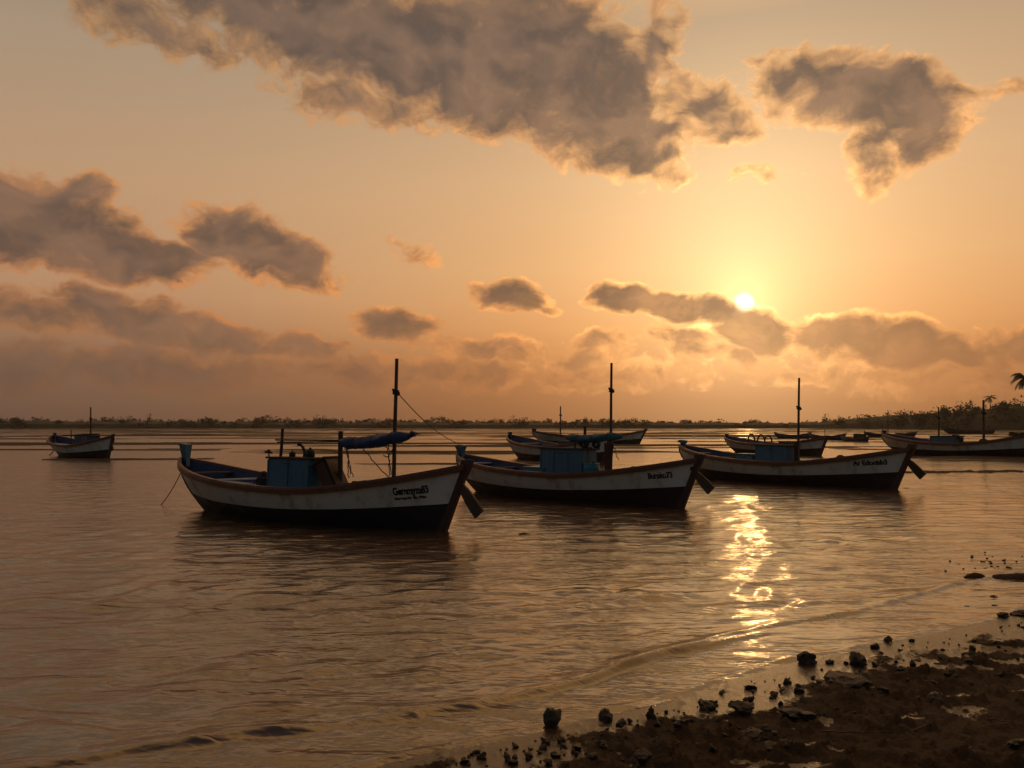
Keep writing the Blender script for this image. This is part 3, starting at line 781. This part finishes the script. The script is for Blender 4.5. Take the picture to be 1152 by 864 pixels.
mm.quad_grid(P, close_v=True); mm.ngon(P[-1]); mm.ngon(P[0][::-1]); mm.build('mast_foot', M['maroon'], b2.root, smooth=True)
b2.roll_tarp(636, 492, 699, 491, .125, -.05, 'tarp_teal', False)
b2.mast(657, 480, .05, .1, 0, name='awning_post', fit=False, foot=False, mat='darkwood', taper=.9)
b2.mast(646, 497, .035, -.2, 0, name='awning_post', fit=False, foot=False, mat='darkwood', taper=.95)
b2.ropes([((689, 500), (695, 517), .05, 0), ((660, 498), (662, 526), .03, -.1), ((682, 505), (676, 526), .05, .1)])
b2.thwart((.10, .2, .74, .84))
b2.mast(660, 500, .03, .15, 0, name='awning_post', fit=False, foot=False, mat='wood')
x_, z_ = b2.lz(668, 530, 0)
def drum(r, h):
    m = MB(); P = []
    for (k, f) in ((0, 1), (.03, 1.02), (.3, 1), (.32, 1.03), (.35, 1), (.65, 1), (.67, 1.03), (.7, 1), (.97, 1.02), (1, 1)):
        P.append([Vector((math.cos(2*PI*j/18)*r*f, math.sin(2*PI*j/18)*r*f, h*k)) for j in range(18)])
    m.quad_grid(P, close_v=True); m.ngon(P[-1]); m.ngon(P[0][::-1]); return m
box_thing('plastic_drum', [('drum_body', drum(.25, .46), 'teal', True), ('drum_cap', MB().tube([(.1, 0, .46), (.1, 0, .49)], .04, 10), 'black', False)], b2, (x_-.05, -.1, b2.deck(.55)+.02), 'light-blue drum standing between cabin and thick mast foot of the middle big boat', 'drum')
x_, z_ = b2.lz(600, 529, -.4)
box_thing('storage_crate', [('crate_body', MB().box((0, 0, .12), (.85, .6, .24), bev=.03), 'teal', False), ('crate_lid', MB().box((0, 0, .26), (.89, .64, .035), bev=.01), 'teal', False)], b2, (x_, -.1, b2.deck(.4)+.02), 'low light-blue crate at the left foot of the cabin on the middle big boat', 'crate')
def ringcoil(r, rt, k=3):
    m = MB()
    for i in range(k): m.tube([(math.cos(2*PI*j/18)*r, .05*i, r+rt+math.sin(2*PI*j/18)*r) for j in range(19)], rt, 7, cap=False)
    return m
xa, xb, zt, y0, _ = b2.cab
box_thing('rope_coil', [('coil', ringcoil(.13, .03), 'black', True), ('loose_turn', MB().tube([(.1, 0, .02), (.2, 0, .02), (.3, .06, .015)], .02, 6), 'black', True)], b2, (xb-.18, -.1, zt), 'black rope coil standing on right end of the cabin lid under the teal awning', 'rope coil')
box_thing('rope_coil', [('coil', ringcoil(.09, .03), 'black', True), ('loose_turn', MB().tube([(.05, 0, .02), (.12, 0, .02), (.2, -.06, .015)], .018, 6), 'black', True)], b2, (xb+.10-.0, .15, zt), 'smaller rope coil hung beyond the cabin corner of the middle big boat', 'rope coil')
x_, z_ = b2.lz(712.5, 526, 0)
def sphere_float(r):
    return [('float_body', MB().ball((0, 0, r), r, 3), 'black', True), ('eyelet', MB().tube([(r*.9, 0, r*1.3), (r*1.15, 0, r*1.5)], .03, 8), 'rope', False)]
box_thing('ball_float', sphere_float(.17), b2, (x_, 0, b2.deck(.74)+.05), 'round dark ball float showing over the rail of the middle big boat', 'float')

# --- boat three, right of centre
b3 = Boat('fishing_boat', at(790, 536.5), at(1005, 550.5), 'white fishing boat with bare mast and no awning, rightmost of the three big ones', sheer=(1.28, .76, 1.36), band=(.42, .29, .58), roll=R(-1))
b3.head_block(.26, .2, .14, 'bluepaint', True); b3.rudder(.98, .72, .26, R(46), 'darkwood')
b3.cabin(849, 884, 500, .8, mat='bluepaint')
b3.text('Ar Edonisb3', (960, 999), .22, .74, .08)
b3.mast(898, 425, .05, .0, 1, fit_py=459)
x_, z_ = b3.lz(896, 497, 0); mm = MB(); mm.box((x_, 0, (z_+b3.deck(.6))/2), (.16, .16, z_-b3.deck(.6)), bev=.02); mm.build('mast_foot', M['maroon'], b3.root)
x_, z_ = b3.lz(838, 512, -.3)
box_thing('storage_crate', [('crate_body', MB().box((0, 0, .18), (.85, .7, .36), bev=.03), 'bluepaint', False), ('crate_lid', MB().box((0, 0, .38), (.9, .74, .04), bev=.01), 'navy', False)], b3, (x_, -.05, b3.deck(.4)+.02), 'low blue crate against the left side of the cabin on the bare-masted big boat', 'crate')
x_, z_ = b3.lz(945.5, 518, 0)
box_thing('ball_float', sphere_float(.19), b3, (x_, 0, b3.deck(.74)+.06), 'round dark ball float showing over the rail of the bare-masted big boat', 'float')
b3.thwart((.1, .2, .74, .84))
b3.ropes([((889, 500), (889, 516), .1, 0), ((887, 505), (893, 518), .08, .1)])

# rope from boat one's mast to boat two's prow
xm, zm_ = b1.lz(446, 443, .1); pa = b1.world((xm, .1, zm_)); pb = b2.world((b2.xl(1.4)+.1, 0, b2.sheer[0]+.35))
tag(MB().tube(catenary(pa, pb, .18, 24), .011, 6).build('mooring_rope', M['rope']), 'thin rope running from the nearest boat\'s mast down to prow of the middle big boat', 'rope')

# --- smaller / farther boats
def far_boat(wl, wr, label, cab=None, mast=None, extra=None, roll=0, **kw):
    b = Boat('fishing_boat', wl, wr, label, roll=roll, **kw)
    b.head_block(.28, .2, .2, 'navy')
    if cab: b.cabin(*cab)
    if mast:
        for mk in mast: b.mast(*mk[:2], rad=mk[2] if len(mk) > 2 else .05)
    return b
b4 = far_boat(at_d(67, 512.5, 58), at_d(121.5, 514.2, 52.5), 'small lone boat with cabin and thin mast at the far left', None, [(102, 458, .055)])
for o in (b4,): pass
b4.cabin(84, 98, 489.5, .8, 'navy'); 
x0, z0 = b4.lz(79, 489, 0); x1, z1 = b4.lz(103, 490, 0)
MB().box(((x0+x1)/2, 0, z0), (abs(x1-x0), 1.0, .07), (0, -.03, 0), bev=.02).build('cabin_roof', M['darkwood'], b4.root)
b4.mast(80, 484, .04, 0, 0, name='short_post', fit=False, foot=False, mat='darkwood')
b4.rudder(1.0, .5, .2, R(70), 'darkwood')
b4.ropes([((62, 504), (55, 512), .1, -.1)], name='anchor_rope', rad=.03)
b5 = far_boat(at_d(584, 514, 54), at_d(678, 521, 46.5), 'white mastless boat partly hidden behind the teal-awning boat', (628, 652, 496, .8, 'navy'), None)
b5.thwart((.2, .8))
b6 = far_boat(at_d(614, 500, 93), at_d(718, 499.2, 92), 'far pale boat with blue prow and thin mast behind the teal-awning boat', None, [(630.5, 457, .07)], hs=.85)
b6.head_block(.5, .3, .2, 'navy'); b6.cabin(617, 628, 491.5, .8, 'bluepaint')
b7 = far_boat(at_d(828, 508, 66), at_d(922, 512, 58), 'white boat moored just behind the cabin of the bare-masted big boat', (876, 890, 496, .9, 'black', 'black'), None, hs=.84)
for i, px in enumerate((849, 860, 868)):
    x_, z_ = b7.lz(px, 500, 0)
    MB().tube([(x_-.35, -.3+.0*j, .8) if j == 0 else (x_-.35*math.cos(PI*j/10), -.3, .8+(.55-.05*i)*math.sin(PI*j/10)) for j in range(11)], .055, 7).build('hoop', M['black'], b7.root, smooth=True)
b8 = far_boat(at_d(876, 493, 135), at_d(910, 493.4, 132), 'distant dark boat with high prow, just left of the mast of the big bare-masted boat\'s right neighbour', None, None, bottom='bottom', hs=1.15)
b8.root['label'] = 'distant blue-grey boat with hooked high prow, directly behind bare mast of rightmost big boat'
b9 = far_boat(at_d(914, 494.5, 122), at_d(949, 495, 118), 'distant blue-grey boat with a short post and clutter on its right end', None, [(928, 482, .08)], bottom='navy', hs=1.1)
b10 = far_boat(at_d(950, 496.5, 110), at_d(976, 496.3, 106), 'distant low dark boat right of the one with the short post', (960, 972, 488, .8, 'black', 'black'), None)
b11 = far_boat(at_d(979, 491.5, 150), at_d(1028, 491.5, 148), 'distant long dark boat with thin mast, beyond the low teal hull on the right', (1008, 1016, 487, 1.0, 'black', 'black'), [(999, 469, .09)], hs=.75)
b12 = far_boat(at_d(1005, 499, 98), at_d(1044, 499.3, 94), 'low teal boat lying between distant dark hulls and left end of the right-edge boat', None, None, hs=.72, bottom='navy')
b12.hull.data.materials[0] = M['teal']
b13 = far_boat(at_d(1068, 489, 200), at_d(1117, 488.5, 200), 'farthest dark boat, near the wooded shore on the right', (1084, 1090, 485, 1.0, 'black', 'black'), None, hs=.9)
for q in (b8, b9, b10, b11, b13): q.hull.data.materials[0] = M['dullblue']
b14 = far_boat(at_d(1012, 510.5, 62), at_d(1166, 517, 53.2), 'long white boat with blue cabin and two masts running out of the right edge', (1046, 1072, 490, 1.0, 'bluepaint'), [(1056, 458, .05), (1106.5, 450, .075)], sheer=(1.25, .72, 1.42))
x_, z_ = b14.lz(1078, 495, 0); q = MB(); q.tube([(x_-.35, 0, 1.15), (x_, 0, 1.1), (x_+.2, 0, .9), (x_+.15, 0, .7)], [.05, .1, .13, .08], 8); q.build('outboard_motor', M['black'], b14.root, smooth=True)
x_, z_ = b14.lz(1106.5, 500, 0); MB().box((x_, 0, .78), (.6, .5, .4), taper=.5, bev=.04).build('mast_base', M['darkwood'], b14.root)

# ------------------------------------------------------------------ rocks, clods, twigs
def rock_mat():
    m, nt, bs = mat_new('wet_stone')
    tc = nt.new('ShaderNodeTexCoord').outputs['Object']
    n1 = nt.noise(tc, 9, 8, .7); n2 = nt.noise(tc, 60, 5, .7)
    nt.l.new(nt.mix(n1, (.012, .009, .007), (.05, .036, .026)), bs.inputs['Base Color'])
    nt.l.new(nt.smooth(n2, .3, .7, .35, .8), bs.inputs['Roughness'])
    b = nt.new('ShaderNodeBump'); b.inputs['Strength'].default_value = .6; b.inputs['Distance'].default_value = .01
    nt.l.new(nt.math('ADD', n2, n1), b.inputs['Height']); nt.l.new(b.outputs[0], bs.inputs['Normal'])
    return m
M['rock'] = rock_mat()
def rock_mesh(name, seed, sub=3, ang=.35, flat=.8, rough=.10):
    rs = random.Random(seed); bm = bmesh.new(); bmesh.ops.create_icosphere(bm, subdivisions=sub, radius=1)
    planes = [(Vector((rs.gauss(0, 1), rs.gauss(0, 1), rs.gauss(0, 1))).normalized(), rs.uniform(1-ang, .98)) for _ in range(9)]
    from mathutils import noise as mn
    off = Vector((seed*3.1, seed*1.7, 0))
    for v in bm.verts:
        for n, d in planes:
            k = v.co.dot(n)
            if k > d: v.co -= n*(k-d)*.85
        v.co *= 1+rough*mn.fractal(v.co*2.2+off, 1.0, 2.0, 4)
        v.co.z *= flat
    me = bpy.data.meshes.new(name); bm.to_mesh(me); bm.free(); me.materials.append(M['rock'])
    me.polygons.foreach_set('use_smooth', [seed % 2 == 0]*len(me.polygons)); return me
rock_src = [rock_mesh('stone', k, 3, (.5, .6, .7)[k % 3], (.75, .6, .85)[k % 3], .42) for k in range(8)]
def ground_z(x, y):
    _, z, _ = near_land(np.array([float(x)]), np.array([float(y)])); return float(z[0])
def hit(px, py):                       # where the photo pixel meets the shore surface
    p = at(px, py); 
    for _ in range(6):
        z = max(ground_z(p.x, p.y), -.02); p = at(px, py, z)
    return p
def stone(px, py, w_px, h_px, label, src, rz=0, name='stone'):
    p = hit(px, py); D = p.y; k = D/F
    o = bpy.data.objects.new(name, rock_src[src]); col.objects.link(o)
    rx = w_px/2*k*1.0; rz_ = h_px/2*k*.95
    o.scale = (rx, max(rx*.85, .015), rz_/.72); o.rotation_euler = (random.uniform(-.15, .15), random.uniform(-.2, .2), rz)
    o.location = (p.x, p.y+rx*.3, p.z+rz_*.35)
    return tag(o, label, 'stone')
stone(622, 818, 25, 24, 'blocky black stone standing alone at the waterline, leftmost of the large stones', 2, .3)
stone(682, 810, 20, 17, 'rounded black stone at the waterline just right of the blocky one', 0, 1)
stone(699, 817, 15, 14, 'smaller dark stone touching right of the rounded black waterline stone', 4, .5)
stone(733, 808, 12, 18, 'narrow upright dark stone standing like a tooth near the waterline', 6, .2)
stone(767, 817, 20, 11, 'low wedge-shaped dark stone below the upright tooth-like stone', 1, .4)
stone(796, 797, 24, 14, 'dark stone left of the pair of broad clods beside the bright wet sand', 5, .3)
stone(838, 799, 30, 14, 'broad dark clod at the lower edge of the bright wet sand, left of centre', 7, .1)
stone(909, 746, 21, 17, 'pointed black stone in shining wet sand at the edge of the sun glitter', 3, .2)
stone(964, 748, 28, 17, 'large dark stone right of the pointed stone in shining wet sand', 2, 1.3)
stone(957, 770, 60, 17, 'long dark ridge of mud below the shining wet sand', 5, .1, 'mud_clod')
stone(899, 808, 42, 15, 'broad flat dark stone in the middle of the muddy bank', 1, .2)
stone(845, 832, 40, 15, 'flat dark stone on the mud near the bottom edge', 7, .3)
stone(868, 843, 22, 12, 'small dark stone beside the flat one at the bottom edge', 4, 1.0)
stone(884, 842, 17, 13, 'dark lump at the bottom edge right of centre of the bank', 6, 1.0)
stone(1054, 788, 20, 11, 'dark lump alone on the right part of the muddy bank', 0, .6)
stone(1098, 650, 20, 9, 'weed-covered stone awash in shallow water near the right edge', 5, 0)
stone(1130, 694, 14, 7, 'dark stone at the waterline close to the right edge', 3, .6)
stone(1150, 692, 22, 9, 'dark stone cut by the right edge at the waterline', 7, .2)
stone(1000, 722, 10, 9, 'black pebble stone at head of the dark strand line, on bright sand', 0, 0)
stone(985, 729, 11, 10, 'round black pebble left of the clustered stones along the bright sand', 4, 0)
stone(1090, 684, 9, 4, 'tiny flat stone awash above the bank near right edge', 1, 0)
stone(1119, 683, 8, 4, 'tiny flat stone awash right of its twin near the right edge', 3, 0)
stone(566+600-20, 838, 24, 9, 'low dark stone in the bottom right corner of the bank', 1, .3)
stone(706, 743, 9, 3, 'tiny flat stone awash in the shallows above the upright stone', 5, .3)
# clods scattered along the strand line : individuals of one kind
n = 0
tries = 0
while n < 290 and tries < 6000:
    tries += 1
    px = random.uniform(470, 1152); base = np.interp(px, [400, 560, 640, 760, 880, 1010, 1152], [866, 836, 818, 790, 752, 722, 690])
    py = base + abs(random.gauss(0, 1))*24 + random.uniform(2, 10)
    if py > 862: continue
    if random.random() < .35 and px > 700: py = base + random.uniform(12, 75)
    p = hit(px, py)
    o = bpy.data.objects.new('mud_clod', rock_src[random.randrange(8)]); col.objects.link(o)
    r = (.007+.024*random.random()**2.8)*(1+max(0, py-base)/90)
    o.scale = (r*random.uniform(.8, 1.5), r*random.uniform(.8, 1.3), r*random.uniform(.6, 1.0)); o.rotation_euler = (random.random()*.6, random.random()*.6, random.random()*6)
    o.location = (p.x, p.y, p.z+r*.35)
    tag(o, 'small dark mud clod scattered on the wet strand', 'clod', 'small clods along the strand line'); n += 1
for i in range(46):                    # weed bits awash at right
    px = random.gauss(1120, 28); py = random.gauss(632, 6)
    if px > 1150: continue
    p = at(px, py); o = bpy.data.objects.new('weed_tuft', rock_src[i % 8]); col.objects.link(o); r = random.uniform(.008, .022)
    o.scale = (r*1.6, r, r); o.rotation_euler = (0, 0, random.random()*6); o.location = (p.x, p.y, .004)
    tag(o, 'tiny dark weed tuft awash in the shallows near the right edge', 'weed', 'weed tufts awash at the right')
# twigs
def twig(px, py, px2, py2, label, r=.006, mat='wood', fork=True):
    a, b = hit(px, py), hit(px2, py2); a.z += .012; b.z += .02
    pts = [a.lerp(b, k/7)+Vector((random.uniform(-.012, .012), random.uniform(-.012, .012), random.uniform(0, .012))) for k in range(8)]
    m = MB().tube(pts, [r*(1-.08*k) for k in range(8)], 6)
    if fork: m.tube([pts[4], pts[4]+Vector((.05, .04, .03)), pts[4]+Vector((.10, .05, .035))], [r*.6, r*.4, r*.2], 5)
    tag(m.build('twig', M[mat], smooth=True), label, 'twig')
twig(922, 826, 1008, 828, 'long thin twig lying level on the mud right of centre')
twig(1030, 824, 1052, 816, 'short pale driftwood stick on the bank at right', .009, 'rope')
twig(1090, 842, 1096, 852, 'tiny pale forked twig near the bottom right', .004, 'rope')
twig(1110, 811, 1135, 817, 'dark twig on the right part of the bank', .006)
twig(918, 808, 922, 816, 'tiny curled twig beside the broad flat stone', .004, 'rope')
twig(1120, 762, 1150, 760, 'dark stick at the right edge below the strand line', .008, 'darkwood')

# ------------------------------------------------------------------ trees
def leaf_mat(name, c):
    m, nt, bs = mat_new(name)
    tc = nt.new('ShaderNodeTexCoord').outputs['Object']
    n1 = nt.noise(tc, .35, 4, .6)
    nt.l.new(nt.mix(n1, tuple(x*.6 for x in c), tuple(x*1.5 for x in c)), bs.inputs['Base Color'])
    bs.inputs['Roughness'].default_value = .7; return m
M['leaf'] = leaf_mat('foliage', (.024, .028, .012)); M['palmleaf'] = leaf_mat('palm_foliage', (.02, .026, .011)); M['bark'] = paint('bark', (.10, .07, .05), .9, .4, 4)
def leaf_cloud(C, Rx, Rz, n, size, r_):
    """n small leaf faces spread through lobes round centre C"""
    c = np.array(C); lobes = r_.normal(0, .42, (9, 3))*[Rx, Rx, Rz*.8]
    k = r_.integers(0, 9, n); dirs = r_.normal(0, 1, (n, 3)); dirs /= np.linalg.norm(dirs, axis=1)[:, None]
    rad = r_.random(n)**.4*r_.uniform(.34, .62, 9)[k]
    P = c+lobes[k]+dirs*rad[:, None]*[Rx, Rx, Rz]
    a = r_.normal(0, 1, (n, 3)); a /= np.linalg.norm(a, axis=1)[:, None]
    b = np.cross(a, r_.normal(0, 1, (n, 3))); b /= np.linalg.norm(b, axis=1)[:, None]
    s_ = size*r_.uniform(.5, 1.2, n)[:, None]
    return np.stack([P-a*s_, P+b*s_*.6, P+a*s_, P-b*s_*.6], 1)
def quads_obj(name, Q, mat, parent=None, extra=None):
    Q = np.concatenate(Q); n = len(Q); me = bpy.data.meshes.new(name)
    co = Q.reshape(-1, 3).astype(np.float32)
    me.vertices.add(n*4); me.vertices.foreach_set('co', co.reshape(-1)); me.loops.add(n*4); me.loops.foreach_set('vertex_index', np.arange(n*4, dtype=np.int32))
    me.polygons.add(n); me.polygons.foreach_set('loop_start', (np.arange(n)*4).astype(np.int32)); me.update(calc_edges=True)
    me.materials.append(mat); o = bpy.data.objects.new(name, me); col.objects.link(o)
    if parent: o.parent = parent
    return o
# far wood along the opposite shore : one uncountable mass
Q = []; rg = np.random.default_rng(5)
az = -.98
while az < .98:
    Rf = far_r(np.array([az]))[0]+rg.uniform(6, 34)
    px = 576+F*math.tan(az)
    hpx = np.interp(px, [0, 150, 240, 300, 420, 560, 700, 880, 950, 1000, 1060, 1152, 1500], [10, 11, 10, 13, 11, 10, 11, 8, 12, 18, 25, 31, 33])*1.0
    H = (hpx*rg.uniform(.55, 1.12)+ (rg.random() < .06)*3)*Rf/F
    x, y = Rf*math.sin(az), Rf*math.cos(az); W = rg.uniform(2.6, 5.5)*(1 if H < 9 else 1.3)
    Q.append(leaf_cloud((x, y, H*.62), W, H*.42, 170, .65, rg))
    Q.append(leaf_cloud((x, y, H*.30), W*1.3, H*.36, 130, .9, rg))
    az += rg.uniform(1.6, 4.2)/Rf
q_ = quads_obj('distant_wood', Q, M['leaf'])
tag(q_, 'far band of dark trees along the opposite shore', 'wood', kind='stuff')
# undergrowth core so the wood is not see-through at its foot
m = MB(); P = []
for i in range(421):
    az = -1.0+2.0*i/420; Rf = far_r(np.array([az]))[0]+14; px = 576+F*math.tan(az)
    hp = np.interp(px, [0, 880, 950, 1000, 1060, 1152, 1500], [8.2, 6.2, 9, 14, 19, 24, 26])*Rf/F*(.72+.4*float(fbm(np.array([i*.31]), np.array([2.0]), 4)[0]))
    P.append([Vector(((Rf+dr)*math.sin(az), (Rf+dr)*math.cos(az), zz*hp+.05)) for dr, zz in ((-9, 0), (-7, .6), (-2, .95), (8, 1), (20, .5), (24, 0))])
m.quad_grid(P); tag(m.build('undergrowth', M['leaf']), 'dark undergrowth under the far trees', 'undergrowth', kind='stuff')

def broad_tree(px, top_py, D, W, label, seed, size=.5, open_=False, n=900):
    x = (px-576)/F*D; H = at_d(px, top_py, D).z
    r = empty('broadleaf_tree', (x, D, .6)); tag(r, label, 'tree', 'trees standing out on the right shore'); rg = np.random.default_rng(seed)
    t = MB(); t.tube([(0, 0, 0), (.1, 0, H*.3), (-.1, .1, H*.6), (.1, 0, H*.85)], [.32, .25, .16, .06], 8)
    for k in range(6):
        a = rg.uniform(0, 6.28); z0 = H*rg.uniform(.35, .6); t.tube([(0, 0, z0), (math.cos(a)*W*.35, math.sin(a)*W*.35, z0+H*.14), (math.cos(a)*W*.62, math.sin(a)*W*.62, z0+H*.24)], [.12, .08, .03], 6)
    t.build('trunk', M['bark'], r, smooth=True)
    Q = [leaf_cloud((0, 0, H*.66), W, H*.33, n, size, rg), leaf_cloud((0, 0, H*.35), W*.8, H*.25, n//3, size, rg)]
    quads_obj('crown', Q, M['leaf'], r)
broad_tree(1138, 450, 395, 4.6, 'round-headed dark tree right of the tall feathery one, near right edge', 1)
broad_tree(1096, 455, 400, 4.4, 'rounded dark tree just left of the tall feathery tree on the right shore', 2)
broad_tree(1063, 458, 410, 3.6, 'bushy-topped tree left of centre of the right-hand wood', 3)
broad_tree(1078, 455, 412, 3.4, 'taller narrow tree between two rounded ones in right-hand wood', 4)
broad_tree(1036, 463, 425, 4.8, 'first big rounded tree at left end of the right-hand wood', 5)
broad_tree(1012, 468, 440, 3.8, 'low tree where the right-hand wood thins out to the left', 6)
broad_tree(1160, 450, 380, 5, 'tall dark tree under the palm, cut by the right edge', 7)
broad_tree(1122, 452, 385, 4.5, 'dark tree immediately behind the right mast of the right-edge boat', 8)
def palm(px, crown_py, D, label, seed, fr=17, L=4.2, trunk_r=.2):
    rg = random.Random(seed); x = (px-576)/F*D; H = at_d(px, crown_py, D).z
    r = empty('palm_tree', (x, D, .5)); tag(r, label, 'palm tree', 'palms on the right shore')
    t = MB().tube([(.9*(1-k/8)**2, 0, H*k/8) for k in range(9)], [trunk_r*(1.3-.6*k/8) for k in range(9)], 8); t.build('trunk', M['bark'], r, smooth=True)
    for i in range(fr):
        a = 2*PI*i/fr+rg.uniform(-.15, .15); el = rg.uniform(-.35, 1.1); m = MB(); spine = []
        p = Vector((0, 0, H)); d = Vector((math.cos(a)*math.cos(el), math.sin(a)*math.cos(el), math.sin(el)))
        for k in range(13):
            spine.append(p.copy()); p = p+d*L/12; d = (d+Vector((0, 0, -.16))).normalized()
        m.tube(spine, [.05*(1-.07*k) for k in range(13)], 4)
        side = Vector((-math.sin(a), math.cos(a), 0))
        for k in range(1, 12):
            for sg in (-1, 1):
                for h in (0, .5):
                    q = spine[k].lerp(spine[min(12, k+1)], h); ll = L*.26*math.sin(PI*(k+h+1.2)/14.5)
                    tip = q+side*sg*ll*.75+Vector((0, 0, -ll*.6))+(spine[min(12, k+1)]-spine[k])*.8
                    w = (spine[min(12, k+1)]-spine[k])*.42
                    m.ngon([q, q+w, tip, q-w*.2])
        m.build('frond', M['palmleaf'], r)
palm(1154, 428, 190, 'tall palm with drooping fronds reaching in at the right edge', 3, 30, 3.7)
palm(1114, 449, 392, 'small feathery palm rising above the wood behind a mast', 8, 15, 3.6, .25)
# bushes at the water's edge on the far right
for k, (px, py, D, w, lab) in enumerate(((1146, 489, 118, 1.3, 'dark bush on a mud bar cut by the right edge'), (1139, 488, 121, .8, 'small dark bush left of the one at the right edge'))):
    r = empty('bush', ((px-576)/F*D, D, 0)); tag(r, lab, 'bush')
    rg = np.random.default_rng(k+40); quads_obj('foliage', [leaf_cloud((0, 0, .75), w, .55, 260, .22, rg)], M['leaf'], r)
    MB().tube([(0, 0, -.3), (.1, 0, .4), (0, .1, .9)], [.08, .06, .03], 6).build('stem', M['bark'], r)

# ------------------------------------------------------------------ render settings
scn.render.engine = 'CYCLES'
c = scn.cycles
c.use_denoising = True; c.max_bounces = 4; c.diffuse_bounces = 2; c.glossy_bounces = 3; c.transmission_bounces = 2; c.volume_bounces = 0; c.transparent_max_bounces = 4
c.sample_clamp_indirect = 4.0; c.sample_clamp_direct = 0
c.caustics_reflective = False; c.caustics_refractive = False
